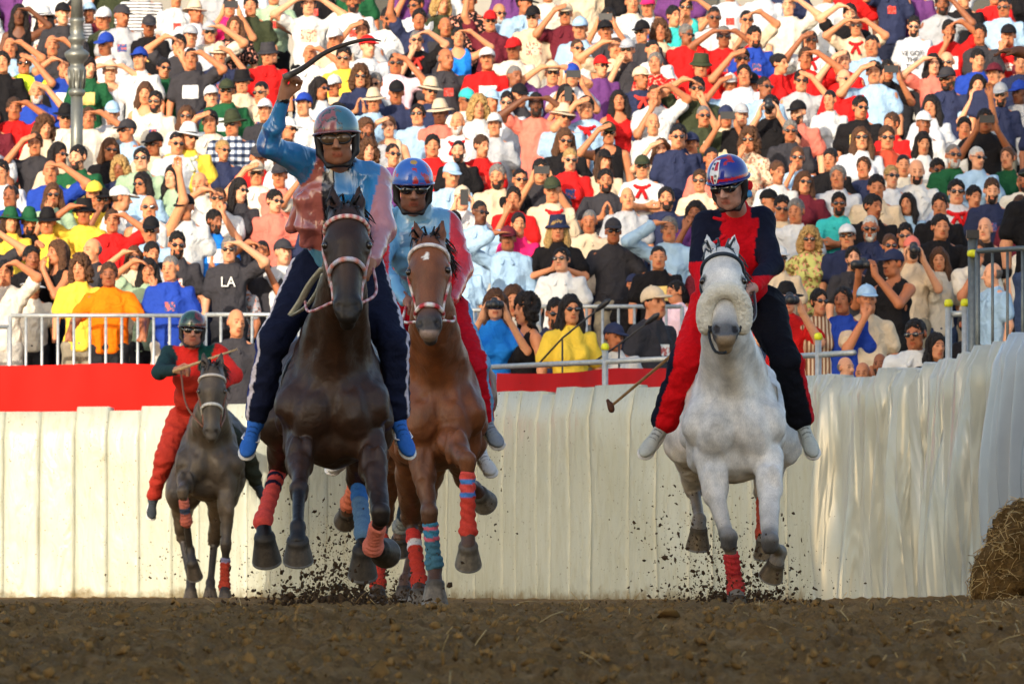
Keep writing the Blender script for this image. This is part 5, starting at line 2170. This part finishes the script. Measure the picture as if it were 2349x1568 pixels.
def py_of(v):
    return HORIZON - (v[:, 2] - CAM_Z) / v[:, 1] * FPX


def lerp(a, b, t):
    t = np.clip(t, 0, 1)[:, None]
    return np.asarray(a) * (1 - t) + np.asarray(b) * t


def coat(base, points, belly=None, muzzle=None, legdark=1.0):
    def fn(v, tg, L, P):
        c = np.tile(np.array(base, float), (len(v), 1))
        n = fbm(v * 5, 3)
        c *= (1 + .18 * n)[:, None]
        if belly is not None:
            c = lerp(c, belly, (.95 - v[:, 2]) * 2.0 + n * .3)
        leg = (tg == 5) | (tg == 6) | (tg == 7)
        t = np.clip((.72 - v[:, 2]) / .35, 0, 1) * legdark
        t = np.where(tg == 7, np.maximum(t, legdark * .9), t)
        c = np.where(leg[:, None], lerp(c, points, t), c)
        if muzzle is not None:
            m = (tg == 3)
            c = np.where(m[:, None], lerp(c, muzzle, (-.40 - L[:, 2]) / .12 + .2 * n), c)
        c = np.where((tg == 4)[:, None], lerp(c, points, (L[:, 2] - .06) / .12 * .6), c)
        return np.clip(c, .004, .95)
    return fn


def white_coat(v, tg, L, P):
    n = fbm(v * 6, 4)
    c = np.tile(np.array((.84, .83, .80)), (len(v), 1)) * (1 + .10 * n)[:, None]
    dap = np.clip(fbm(v * 15 + 8, 2) * 2.2, 0, 1) * (tg == 1)
    c = lerp(c, (.45, .45, .44), dap * .3)
    leg = (tg == 5) | (tg == 6) | (tg == 7)
    t = np.clip((.62 - v[:, 2]) / .3, 0, 1)
    c = np.where(leg[:, None], lerp(c, (.17, .165, .16), t * .75), c)
    for p in P:
        if p['tag'] == 6 and p['t'] == 'e':
            w = np.exp(-(np.linalg.norm(v - p['c'], axis=1) / (.062 + .012 * n)) ** 4)
            c = lerp(c, (.03, .03, .034), w * .8)
    c = np.where((tg == 7)[:, None], lerp(c, (.16, .13, .09), np.ones(len(v)) * .8), c)
    m = tg == 3
    c = np.where(m[:, None], lerp(c, (.10, .11, .13), (-.43 - L[:, 2]) / .10 + .35 * n), c)
    m2 = m & (L[:, 2] < -.585)
    c[m2] = lerp(c[m2], (.36, .26, .15), np.ones(m2.sum()) * .8)
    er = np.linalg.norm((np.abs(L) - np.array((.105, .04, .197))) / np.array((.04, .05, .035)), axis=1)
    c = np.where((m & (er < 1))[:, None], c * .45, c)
    return np.clip(c, .004, .88)


CORAL, NAVY, SKYB = lin(222, 85, 78), lin(24, 28, 52), lin(70, 130, 185)
RED_W = lin(190, 62, 50)
beads_dark = [lin(240, 225, 215)] * 1 + [lin(215, 105, 100)] * 1
beads_red = [lin(235, 230, 225)] * 2 + [lin(190, 55, 60)] * 2

# ---- dark bay in the lead
hd_wrL, hd_wrR = V(650, 225, 43.2), V(852, 600, 43.0)


def star(root, place, R, poll, hs, hp):
    pass


def strap_extra(root, place, R, poll, hs, hp):
    mb = MB()
    mb.tube(spline(np.array([V(740, 615, 42.75), V(712, 650, 42.95), V(690, 690, 43.1), V(668, 722, 43.2)]), 12), .021, 6, lin(205, 205, 190), flat=.35)
    mb.tube(spline(np.array([V(742, 628, 42.75), V(728, 668, 42.9), V(700, 705, 43.05), V(668, 724, 43.2)]), 12), .014, 6, lin(190, 195, 185), flat=.35)
    place(mb.build("loose_rein", M_LEATHER, root, True, True))


dark_horse = make_horse(dict(
    name="racehorse", label="dark brown bay racehorse in the lead with pink beaded browband and coral leg wraps",
    C=V(762, 905, 43.0), poll=V(794, 492, 42.6), pitch=math.radians(-24), yaw=math.radians(3), hs=1.0, ear=(.006, .0),
    color=coat(lin(54, 34, 23), lin(19, 15, 15), muzzle=lin(31, 27, 27)),
    mane=lin(16, 14, 15), w=1.0, hoofs=1.14, hoofcol=(.055, .042, .03),
    legs=[('F', V(688, 1015, 43.12), V(686, 1125, 42.72), V(683, 1208, 42.42), V(683, 1284, 42.32)),
          ('F', V(850, 1015, 43.1), V(873, 1178, 42.7), V(856, 1252, 42.92), V(884, 1268, 43.12)),
          ('H', V(655, 965, 44.1), V(640, 1072, 44.45), V(604, 1192, 44.05), V(611, 1288, 43.92)),
          ('H', V(845, 975, 44.1), V(820, 1105, 44.4), V(834, 1222, 43.9), V(831, 1318, 43.75))],
    wraps=[None, (.35, 1.02, [(-1, 2, lin(228, 130, 110))]),
           (.05, 1.02, [(-1, .16, CORAL), (.16, .22, NAVY), (.22, .32, CORAL), (.32, .38, NAVY), (.38, 2, CORAL)]),
           (.15, 1.02, [(-1, .3, lin(60, 115, 185)), (.3, 2, lin(95, 130, 165))])],
    bridle=dict(brow=beads_dark, cheek=[lin(210, 200, 205), lin(205, 130, 130)], nose=[lin(190, 190, 200), lin(200, 190, 200), lin(215, 130, 105)], rein=[lin(225, 190, 190), lin(170, 60, 70)], nz=-.36),
    hands=(V(700, 690, 43.1), hd_wrR), extra=strap_extra))

PINK_S, BLUE_S = lin(176, 98, 90), lin(46, 124, 184)


def jk_dark(v, tg, n):
    x, y = px_of(v), py_of(v)
    c = np.tile(np.array(BLUE_S), (len(v), 1))
    tor = (tg == 1) | (tg == 4)
    c[tor & (x < 742)] = PINK_S
    c[tor & (x >= 738) & (x < 768) & (y > 395)] = lin(16, 18, 34)
    c[tg == 4] = lin(14, 14, 20)
    c[((tg == 3) | (x > 868)) & (x > 874 - (y - 380) * .22) & (y > 330)] = lin(178, 122, 128)
    c[tor & (y > 575) & (x < 742)] = lin(100, 160, 190)
    c[(tg == 2) & (y < 238)] = lin(16, 18, 28)
    c[(tg == 2) & (x < 640) & (y > 300) & (n[:, 0] < -.2)] = lin(40, 92, 160)
    return c


def tr_dark(v, tg, n):
    x = px_of(v)
    c = np.tile(np.array(lin(22, 28, 52)), (len(v), 1))
    s = (tg == 2) & (n[:, 0] < -.72) & (n[:, 0] > -.93) & (n[:, 1] < 0)
    c[s] = lin(225, 215, 220)
    c[(tg == 2) & (n[:, 0] <= -.93)] = lin(34, 50, 120)
    s = (tg == 3) & (n[:, 0] > .80) & (n[:, 0] < .95) & (n[:, 1] < 0)
    c[s] = lin(200, 195, 210)
    return c


def hel_dark(L):
    c = np.tile(np.array(lin(58, 110, 130)), (len(L), 1))
    c[L[:, 0] < .008] = lin(150, 88, 92)
    n = np.abs(fbm(L * 24 + 3.1, 3))
    dr = (n < .10) & (L[:, 0] < .035) & (L[:, 0] > -.085) & (L[:, 2] > .045)
    c[dr] = lin(92, 102, 102)
    c[(np.abs(fbm(L * 24 + 3.1, 3)) < .03) & (L[:, 0] < .035) & (L[:, 2] > .045)] = lin(38, 40, 44)
    return c


SH_D = [  # loose open jacket flap blown out on the viewer's left
    cap(V(700, 420, 43.55), V(672, 520, 43.6), .035, .045, k=.06, tag=1), cap(V(695, 470, 43.45), V(700, 560, 43.5), .045, .04, k=.06, tag=1)]
rider_dark = make_rider(dict(
    label="jockey in blue and pink satin jacket raising a whip on the leading dark horse",
    pts=dict(head=V(773, 320, 43.32), neck=V(778, 398, 43.5), chest=V(775, 455, 43.52), waist=V(765, 550, 43.62), pelvis=V(772, 605, 43.75),
             shL=V(705, 380, 43.5), elL=V(617, 330, 43.3), wrL=hd_wrL, shR=V(858, 415, 43.5), elR=V(878, 525, 43.25), wrR=hd_wrR,
             hipL=V(715, 625, 43.72), knL=V(625, 790, 43.45), anL=V(588, 962, 43.5), toL=V(568, 1020, 43.34),
             hipR=V(835, 625, 43.72), knR=V(902, 790, 43.45), anR=V(912, 955, 43.5), toR=V(938, 1018, 43.34)),
    head_rot=(math.radians(4), math.radians(-4), math.radians(-2)), skin=lin(168, 116, 88),
    handL=((.35, -.2, 1), (.5, -.8, .1), 1.0, 1), handR=((-.3, -.7, -.4), (-.4, 0, -1), .9, -1),
    jacket=jk_dark, jacket_extra=SH_D, trousers=tr_dark, shoe=lin(45, 105, 190), flash=True, helmet=hel_dark, lens=M_CLEAR, frame=(.012, .012, .014),
    rim=lin(110, 70, 78), fold=.026, seed=2.0, hs=1.1))

mb = MB()
mb.tube(spline(np.array([V(650, 178, 43.1), V(690, 160, 43.12), V(745, 122, 43.15), V(800, 100, 43.15), V(845, 91, 43.1), V(875, 95, 43.05)]), 30),
        np.concatenate([np.full(3, .017), np.linspace(.016, .008, 22), np.linspace(.007, .003, 5)]), 7, [lin(120, 112, 100)] * 3 + [lin(66, 58, 52)] * 27)
tag(mb.build("riding_whip", M_STICK, None, True, True), "curved grey-brown whip held high by the jockey in blue and pink satin", "whip")

# ---- brown horse with a white star
hb_R, hb_L = V(1030, 692, 46.95), V(935, 692, 46.95)


def star_coat(v, tg, L, P):
    c = coat(lin(122, 72, 42), lin(62, 42, 33), belly=lin(110, 76, 54), muzzle=lin(62, 58, 60), legdark=.75)(v, tg, L, P)
    q = L - np.array((-.004, 0, -.15))
    n = fbm(L * 40, 2) * .008
    m = (tg == 3) & (L[:, 1] < -.03) & (np.abs(q[:, 0]) + np.abs(q[:, 2]) * .55 + n < .022)
    c[m] = (.8, .78, .74)
    m = (tg == 3) & (L[:, 1] < .0) & (L[:, 2] < -.585)
    c[m] = lin(150, 130, 120)
    return c


brown_horse = make_horse(dict(
    name="racehorse", label="light brown racehorse with a small white forehead star and red white beaded bridle",
    C=V(1003, 925, 47.0), poll=V(984, 562, 46.45), pitch=math.radians(-28), yaw=math.radians(-4), roll=math.radians(-3), hs=.98, ear=(.016, .01),
    color=star_coat, mane=lin(30, 22, 20), w=.88, hoofcol=(.19, .16, .12), hoofs=1.1,
    legs=[('F', V(962, 1020, 47.1), V(985, 1178, 46.95), V(997, 1302, 47.02), V(998, 1388, 46.9)),
          ('F', V(1035, 1015, 46.95), V(1072, 1058, 46.6), V(1074, 1218, 46.62), V(1074, 1300, 46.55)),
          ('H', V(945, 1000, 48.0), V(943, 1190, 48.5), V(962, 1335, 48.25), V(960, 1386, 48.12)),
          ('H', V(1055, 1005, 48.0), V(1062, 1095, 48.6), V(1088, 1118, 48.85), V(1112, 1152, 48.9))],
    wraps=[(.12, .92, [(-1, .12, lin(70, 140, 175)), (.12, .2, lin(215, 100, 120)), (.2, .36, lin(70, 140, 175)), (.36, .44, lin(215, 100, 120)), (.44, 2, lin(74, 120, 142))]),
           (.14, 1.0, [(-1, .12, CORAL), (.12, .2, lin(80, 140, 210)), (.2, .34, CORAL), (.34, .42, lin(80, 130, 205)), (.42, 2, lin(200, 68, 56))]),
           (.2, 1.0, [(-1, .22, lin(205, 62, 56)), (.22, .34, lin(220, 215, 215)), (.34, 2, RED_W)]), None],
    bridle=dict(brow=[lin(235, 228, 225)] * 3 + [lin(200, 190, 190)], cheek=beads_red, nose=beads_red, rein=beads_red, nz=-.455, ntilt=-.01),
    hands=(hb_L, hb_R)))


def jk_brown(v, tg, n):
    y = py_of(v)
    c = np.tile(np.array(lin(104, 164, 206)), (len(v), 1))
    c[(tg == 1) & (y > 532) & (y < 566)] = lin(84, 128, 168)
    c[((tg == 2) & (px_of(v) < 893)) | ((tg == 3) & (px_of(v) > 1030))] = lin(196, 22, 30)
    c[tg == 4] = lin(140, 185, 212)
    return c


def tr_brown(v, tg, n):
    c = np.tile(np.array(lin(196, 16, 38)), (len(v), 1))
    out = np.where(tg == 3, n[:, 0], -n[:, 0])
    c[(out > .78) & (out < .97) & (n[:, 1] < 0.1)] = lin(110, 170, 215)
    return c


def hel_brown(L):
    c = np.tile(np.array(lin(45, 100, 190)), (len(L), 1))
    n = fbm(L * 30 + 1.7, 3)
    c[(n > .16) & (L[:, 2] < .13)] = lin(176, 40, 52)
    c[(np.linalg.norm(L[:, :2] - np.array((0, -.05)), axis=1) < .018) & (L[:, 2] > .1)] = lin(190, 150, 60)
    return c


def buttons(root, base, part, Rh, H0, hs, hel):
    for q in (V(957, 472, 47.30), V(948, 525, 47.29), V(950, 590, 47.33)):
        v, f = volume([ell(q, (.012, .012, .012))], .004)
        part("button", v, f, np.tile(lin(170, 20, 40), (len(v), 1)), M_GLOSS)


rider_brown = make_rider(dict(
    label="jockey in light blue satin top and red trousers, dark glasses, riding the brown horse",
    pts=dict(head=V(947, 432, 47.28), neck=V(955, 488, 47.45), chest=V(958, 560, 47.5), waist=V(958, 640, 47.6), pelvis=V(962, 690, 47.7),
             shL=V(895, 515, 47.5), elL=V(868, 610, 47.25), wrL=hb_L, shR=V(1022, 518, 47.5), elR=V(1062, 615, 47.3), wrR=hb_R,
             hipL=V(905, 725, 47.7), knL=V(872, 850, 47.45), anL=V(852, 970, 47.55), toL=V(838, 1005, 47.4),
             hipR=V(1034, 725, 47.7), knR=V(1088, 840, 47.4), anR=V(1112, 962, 47.5), toR=V(1140, 1000, 47.38)),
    head_rot=(math.radians(12), 0, math.radians(4)), skin=lin(150, 104, 84), stubble=(.62, .58, .58),
    handL=((.3, -.7, -.3), (0, -.3, -1), .9, 1), handR=((-.4, -.7, -.3), (0, -.3, -1), .9, -1),
    jacket=jk_brown, trousers=tr_brown, shoe=lin(140, 152, 165), helmet=hel_brown, rim=lin(40, 60, 130), fold=.026, seed=4.0, hs=1.08, extra=buttons))

# ---- grey-white horse on the right
hw_R, hw_L = V(1728, 660, 46.1), V(1622, 700, 46.2)


def whip_noop(*a):
    pass


def white_extra(root, place, R, poll, hs, hp):
    mb = MB()
    b = [R @ (np.array(q) * hs) + poll for q in ((-.075, -.01, -.47), (-.085, .0, -.53), (-.06, -.0, -.63), (-.02, -.01, -.655), (.0, .0, -.64))]
    mb.tube(spline(np.array(b), 12), .008, 6, lin(24, 28, 32))
    for sx in (-1, 1):
        b = [R @ (np.array(q) * hs) + poll for q in ((sx * .085, -.02, -.40), (sx * .088, -.015, -.46), (sx * .076, -.01, -.51))]
        mb.tube(spline(np.array(b), 8), .007, 6, lin(40, 42, 46))
    place(mb.build("bit_strap", M_LEATHER, root, True, True))


white_horse = make_horse(dict(
    name="racehorse", label="white grey racehorse on the right with thick cream fleece noseband",
    C=V(1685, 950, 46.0), poll=V(1655, 592, 45.55), pitch=math.radians(-37), yaw=math.radians(2), hs=1.0, ear=(.012, .0),
    color=white_coat, mane=lin(78, 86, 92), hoofcol=(.16, .115, .06), w=.94,
    legs=[('F', V(1622, 1050, 46.1), V(1672, 1236, 45.9), V(1688, 1350, 45.98), V(1691, 1398, 45.9)),
          ('F', V(1764, 1052, 46.08), V(1766, 1242, 45.72), V(1788, 1266, 45.98), V(1768, 1325, 45.92)),
          ('H', V(1585, 1010, 47.1), V(1592, 1120, 47.6), V(1604, 1192, 47.3), V(1602, 1244, 47.15)),
          ('H', V(1780, 1010, 47.1), V(1752, 1130, 47.6), V(1753, 1225, 47.3), V(1756, 1262, 47.2))],
    wraps=[(.28, 1.0, [(-1, .5, lin(200, 60, 62)), (.5, .56, lin(150, 42, 46)), (.56, 2, lin(196, 66, 64))]), None, None, (.1, 1.0, [(-1, 2, lin(205, 90, 70))])],
    bridle=dict(brow=lin(30, 42, 56), cheek=lin(36, 44, 52), fleece=True, rein=[lin(40, 34, 36), lin(60, 40, 42)], nz=-.455, ntilt=-.12),
    hands=(hw_L, hw_R), extra=white_extra))

NAVY_W, RED_J = lin(20, 24, 44), lin(214, 10, 28)


def jk_white(v, tg, n):
    x, y = px_of(v), py_of(v)
    c = np.tile(np.array(NAVY_W), (len(v), 1))
    tor = (tg == 1) | (tg == 4)
    c[tor & (x > 1655)] = RED_J
    c[tg == 4] = RED_J
    c[(tg == 3) & (y > 632)] = RED_J
    c[tor & (y < 500) & (x > 1725)] = NAVY_W
    c[(tg == 2) & (y > 600)] = RED_J
    return c


def tr_white(v, tg, n):
    y = py_of(v)
    c = np.tile(np.array(lin(14, 16, 26)), (len(v), 1))
    L = tg == 2
    c[L] = lin(222, 14, 26)
    c[L & (n[:, 0] < -.72) & (y > 790)] = NAVY_W
    c[(tg == 3) & (n[:, 0] > .80) & (y > 790)] = lin(196, 14, 28)
    return c


def hel_white(L):
    c = np.tile(np.array(lin(24, 44, 140)), (len(L), 1))
    c[(np.abs(L[:, 2] - .052 + .1 * np.clip(L[:, 1] + .06, -1, .06)) < .007)] = lin(190, 22, 34)
    c[(L[:, 2] > .125) & (np.abs(fbm(L * 16, 2)) < .2)] = lin(170, 24, 40)
    return c


def shield(root, base, part, Rh, H0, hs, hel):
    """Quartered red and white shield with dark dots, laid on the shell of the helmet."""
    c0, r0 = np.array((0, .008, .045)), np.array((.106, .128, .112)) * 1.012

    def on(u, w):
        az, elv = math.radians(-16 + u * 30), math.radians(27 + w * 38)
        d = np.array((math.sin(az) * math.cos(elv), -math.cos(az) * math.cos(elv), math.sin(elv)))
        return Rh @ ((c0 + r0 * d) * hs) + H0 - base

    def half(w):
        return .62 if w > .1 else .62 * max(0.0, 1 - ((.1 - w) / 1.1) ** 1.6)
    mb = MB()
    N = 12
    for i in range(N):
        w0, w1 = -1 + 2 * i / N, -1 + 2 * (i + 1) / N
        for side in (-1, 1):
            for k in range(4):
                ua0, ua1 = half(w0) * k / 4 * side, half(w0) * (k + 1) / 4 * side
                ub0, ub1 = half(w1) * k / 4 * side, half(w1) * (k + 1) / 4 * side
                red = (side < 0) == (w0 < 0)
                edge = k == 3 or i == N - 1 or abs(w0 + 1 / N) < .1
                col = lin(225, 225, 225) if (edge or not red) else lin(180, 26, 44)
                q = [on(ua0, w0), on(ua1, w0), on(ub1, w1), on(ub0, w1)]
                mb.add(q, [(0, 1, 2, 3)] if side > 0 else [(3, 2, 1, 0)], col)
    for (u, w) in ((-.32, .65), (-.14, .65), (-.32, .3), (-.14, .3), (.16, -.2), (.3, -.2), (.16, -.5)):
        p = np.array([on(u + .08 * math.cos(a), w + .11 * math.sin(a)) for a in np.linspace(0, 6.28, 8, endpoint=False)])
        ctr = p.mean(0)
        p = p + unit(ctr - (H0 - base)) * .0015
        mb.add(p, [tuple(range(8))], lin(20, 30, 60))
    mb.build("shield_emblem", M_GLOSS, hel, False, True)
    # red and light blue tassel behind the ear, jacket toggles
    q = Rh @ (np.array((.1, .02, -.02)) * hs) + H0
    v, f = volume([ell(q, (.022, .02, .03))], .005)
    part("ear_tassel", v, f, np.tile(lin(205, 30, 40), (len(v), 1)), M_COTTON)
    v, f = volume([ell(q + np.array((0, -.01, -.045)), (.018, .016, .022))], .005)
    part("ear_tassel", v, f, np.tile(lin(70, 140, 200), (len(v), 1)), M_COTTON)
    for a, b in ((V(1638, 500, 46.38), V(1662, 505, 46.36)), (V(1632, 560, 46.36), V(1662, 542, 46.36))):
        v, f = volume([cap(a, b, .009, .011)], .004)
        part("toggle", v, f, np.tile(lin(214, 20, 36), (len(v), 1)), M_COTTON)


rider_white = make_rider(dict(
    label="jockey in navy and red tunic with shield on blue helmet, riding the white horse",
    pts=dict(head=V(1672, 424, 46.3), neck=V(1690, 490, 46.55), chest=V(1688, 560, 46.58), waist=V(1692, 640, 46.7), pelvis=V(1692, 690, 46.8),
             shL=V(1624, 515, 46.6), elL=V(1606, 612, 46.45), wrL=hw_L, shR=V(1748, 510, 46.6), elR=V(1768, 608, 46.42), wrR=hw_R,
             hipL=V(1630, 705, 46.8), knL=V(1572, 830, 46.5), anL=V(1522, 972, 46.65), toL=V(1484, 1022, 46.5),
             hipR=V(1752, 705, 46.8), knR=V(1805, 830, 46.5), anR=V(1838, 965, 46.65), toR=V(1862, 1022, 46.5)),
    head_rot=(math.radians(20), math.radians(-4), math.radians(-24)), skin=lin(196, 148, 130), stubble=(.8, .78, .78),
    handL=((.1, -.7, -.4), (.2, -.3, -1), .9, 1), handR=((-.5, -.7, -.2), (0, -.3, -1), .9, -1),
    jacket=jk_white, jmat=M_COTTON, trousers=tr_white, shoe=lin(190, 195, 188), helmet=hel_white, rim=lin(30, 40, 110), cuff=.074,
    fold=.02, seed=6.0, hs=1.06, extra=shield))

mb = MB()
mb.tube(spline(np.array([V(1585, 775, 46.75), V(1520, 832, 46.9), V(1460, 882, 47.0), V(1403, 930, 47.05)]), 16), np.linspace(.0095, .008, 16), 7, lin(150, 118, 78))
st = mb.build("riding_whip", M_STICK, None, True, True)
tag(st, "straight tan whip pointing down beside the white horse's rider, blunt brown tip", "whip")
v, f = volume([ell(V(1402, 932, 47.05), (.016, .016, .024), k=.02), cap(V(1394, 918, 47.05), V(1403, 940, 47.05), .010, .016, k=.015)], .006)
link("tip", mesh("whip_tip", v, f, True, np.tile(lin(92, 54, 36), (len(v), 1))), M_STICK, st)

# ---- dark horse at the back left
far_horse = make_horse(dict(
    name="racehorse", label="dusty dark racehorse far back at the left with white browband and noseband",
    C=V(478, 1048, 70.6), poll=V(487, 848, 70.0), pitch=math.radians(-12), hs=.98, ear=(.02, .0), h=.016,
    color=coat(lin(74, 66, 58), lin(44, 40, 38), belly=lin(96, 84, 70), muzzle=lin(70, 66, 62)),
    mane=lin(32, 28, 26), w=.98,
    legs=[('F', V(428, 1098, 70.65), V(419, 1128, 70.2), V(436, 1262, 70.45), V(447, 1328, 70.35)),
          ('F', V(522, 1110, 70.65), V(518, 1250, 70.6), V(515, 1345, 70.65), V(518, 1374, 70.55)),
          ('H', V(420, 1130, 71.7), V(418, 1230, 72.1), V(438, 1335, 71.9), V(437, 1374, 71.8)),
          ('H', V(510, 1130, 71.7), V(492, 1240, 72.1), V(483, 1335, 71.9), V(482, 1372, 71.8))],
    wraps=[(.12, .5, [(-1, .35, lin(190, 110, 95)), (.35, .6, lin(60, 70, 90)), (.6, 2, lin(180, 100, 85))]), (.3, 1.0, [(-1, .15, lin(120, 120, 150)), (.15, 2, lin(165, 62, 48))]), None, None],
    bridle=dict(brow=lin(190, 185, 180), cheek=lin(120, 70, 55), nose=lin(195, 195, 190), rein=lin(120, 80, 60), nz=-.37),
    hands=(V(415, 850, 70.5), V(500, 880, 70.45))))


def jk_far(v, tg, n):
    x, y = px_of(v), py_of(v)
    c = np.tile(np.array(lin(210, 44, 38)), (len(v), 1))
    tor = (tg == 1) | (tg == 4)
    c[tor & (x > 455) & (x < 505) & (y < 850)] = lin(20, 74, 66)
    c[tor & (y > 862)] = lin(168, 46, 34)
    c[tg == 2] = lin(28, 54, 60)
    return c


def tr_far(v, tg, n):
    c = np.tile(np.array(lin(176, 54, 42)), (len(v), 1))
    c[tg == 3] = lin(46, 50, 40)
    return c


def hel_far(L):
    c = np.tile(np.array(lin(30, 66, 56)), (len(L), 1))
    c[L[:, 0] > .01] = lin(96, 34, 36)
    n = fbm(L * 26, 2)
    c[n > .22] = lin(20, 30, 30)
    return c


rider_far = make_rider(dict(
    label="jockey in red and dark green silks holding a whip across, riding at back left",
    pts=dict(head=V(441, 758, 70.9), neck=V(445, 796, 71.05), chest=V(442, 850, 71.1), waist=V(440, 910, 71.25), pelvis=V(444, 955, 71.4),
             shL=V(390, 815, 71.1), elL=V(366, 852, 70.85), wrL=V(405, 848, 70.55), shR=V(500, 812, 71.1), elR=V(538, 860, 70.85), wrR=V(505, 885, 70.5),
             hipL=V(412, 965, 71.4), knL=V(378, 1050, 71.1), anL=V(352, 1140, 71.3), toL=V(350, 1172, 71.15),
             hipR=V(480, 965, 71.4), knR=V(562, 1030, 71.1), anR=V(588, 1108, 71.25), toR=V(602, 1128, 71.1)),
    head_rot=(math.radians(4), math.radians(3), math.radians(6)), skin=lin(176, 124, 104),
    handL=((.9, -.3, -.1), (0, -1, -.2), .9, -1), handR=((-.3, -.7, -.3), (0, -.3, -1), .9, -1),
    jacket=jk_far, jmat=M_COTTON, trousers=tr_far, shoe=lin(60, 66, 70), helmet=hel_far, fold=.02, seed=9.0, hs=1.08, bh=.011, jh=.014))
mb = MB()
mb.tube(np.array([V(396, 852, 70.42), V(470, 826, 70.4), V(545, 800, 70.38)]), np.array((.014, .012, .008)), 7, lin(190, 160, 120))
tag(mb.build("riding_whip", M_STICK, None, True, True), "pale stick whip held level by the jockey in red and green", "whip")

# ---- horse and rider hidden behind the two leaders, only feet and legs showing
hid = make_horse(dict(
    name="racehorse", label="tan racehorse hidden behind the two leaders, only its legs showing",
    C=V(940, 950, 50.2), poll=V(950, 640, 49.7), pitch=math.radians(-20), hs=.95, h=.018,
    color=coat(lin(140, 96, 66), lin(90, 66, 52)), mane=lin(60, 44, 34), w=.95,
    legs=[('F', V(880, 1020, 50.2), V(832, 1062, 49.8), V(800, 1155, 50.1), V(790, 1200, 50.2)),
          ('F', V(985, 1030, 50.2), V(935, 1150, 50.0), V(918, 1215, 50.3), V(915, 1262, 50.25)),
          ('H', V(890, 1020, 51.3), V(880, 1190, 51.7), V(867, 1340, 51.4), V(865, 1376, 51.3)),
          ('H', V(990, 1030, 51.3), V(960, 1200, 51.7), V(930, 1330, 51.4), V(925, 1372, 51.3))],
    wraps=[(.2, 1.0, [(-1, 2, lin(215, 120, 90))]), (.1, .9, [(-1, .5, lin(50, 70, 90)), (.5, 2, lin(150, 160, 165))]), (.25, 1.0, [(-1, .4, RED_W), (.4, .5, lin(210, 210, 215)), (.5, 2, RED_W)]), None],
    bridle=dict(brow=lin(60, 40, 30), cheek=lin(60, 40, 30), nose=lin(60, 40, 30), rein=lin(60, 40, 30)), hands=(None, None)))


def tr_hid(v, tg, n):
    return np.tile(np.array(lin(214, 20, 36)), (len(v), 1))


rider_hid = make_rider(dict(
    label="jockey hidden behind the leaders, red trouser leg and white shoe showing at right",
    pts=dict(head=V(950, 560, 50.6), neck=V(952, 612, 50.75), chest=V(950, 670, 50.8), waist=V(948, 730, 50.9), pelvis=V(946, 770, 51.0),
             shL=V(895, 630, 50.8), elL=V(880, 710, 50.6), wrL=V(920, 750, 50.4), shR=V(1005, 630, 50.8), elR=V(1020, 710, 50.6), wrR=V(975, 750, 50.4),
             hipL=V(900, 790, 51.0), knL=V(845, 910, 50.8), anL=V(800, 1035, 50.9), toL=V(766, 1060, 50.75),
             hipR=V(995, 790, 51.0), knR=V(1060, 910, 50.8), anR=V(1098, 1030, 50.9), toR=V(1122, 1066, 50.75)),
    head_rot=(0, 0, 0), skin=lin(170, 120, 96), handL=((.3, -.7, -.3), (0, -.3, -1), .9, 1), handR=((-.4, -.7, -.3), (0, -.3, -1), .9, -1),
    jacket=lambda v, tg, n: np.tile(np.array(lin(200, 24, 36)), (len(v), 1)), trousers=tr_hid, shoe=lin(215, 215, 210), helmet=lambda L: np.tile(np.array(lin(190, 40, 40)), (len(L), 1)), hs=1.05, bh=.016, jh=.016))
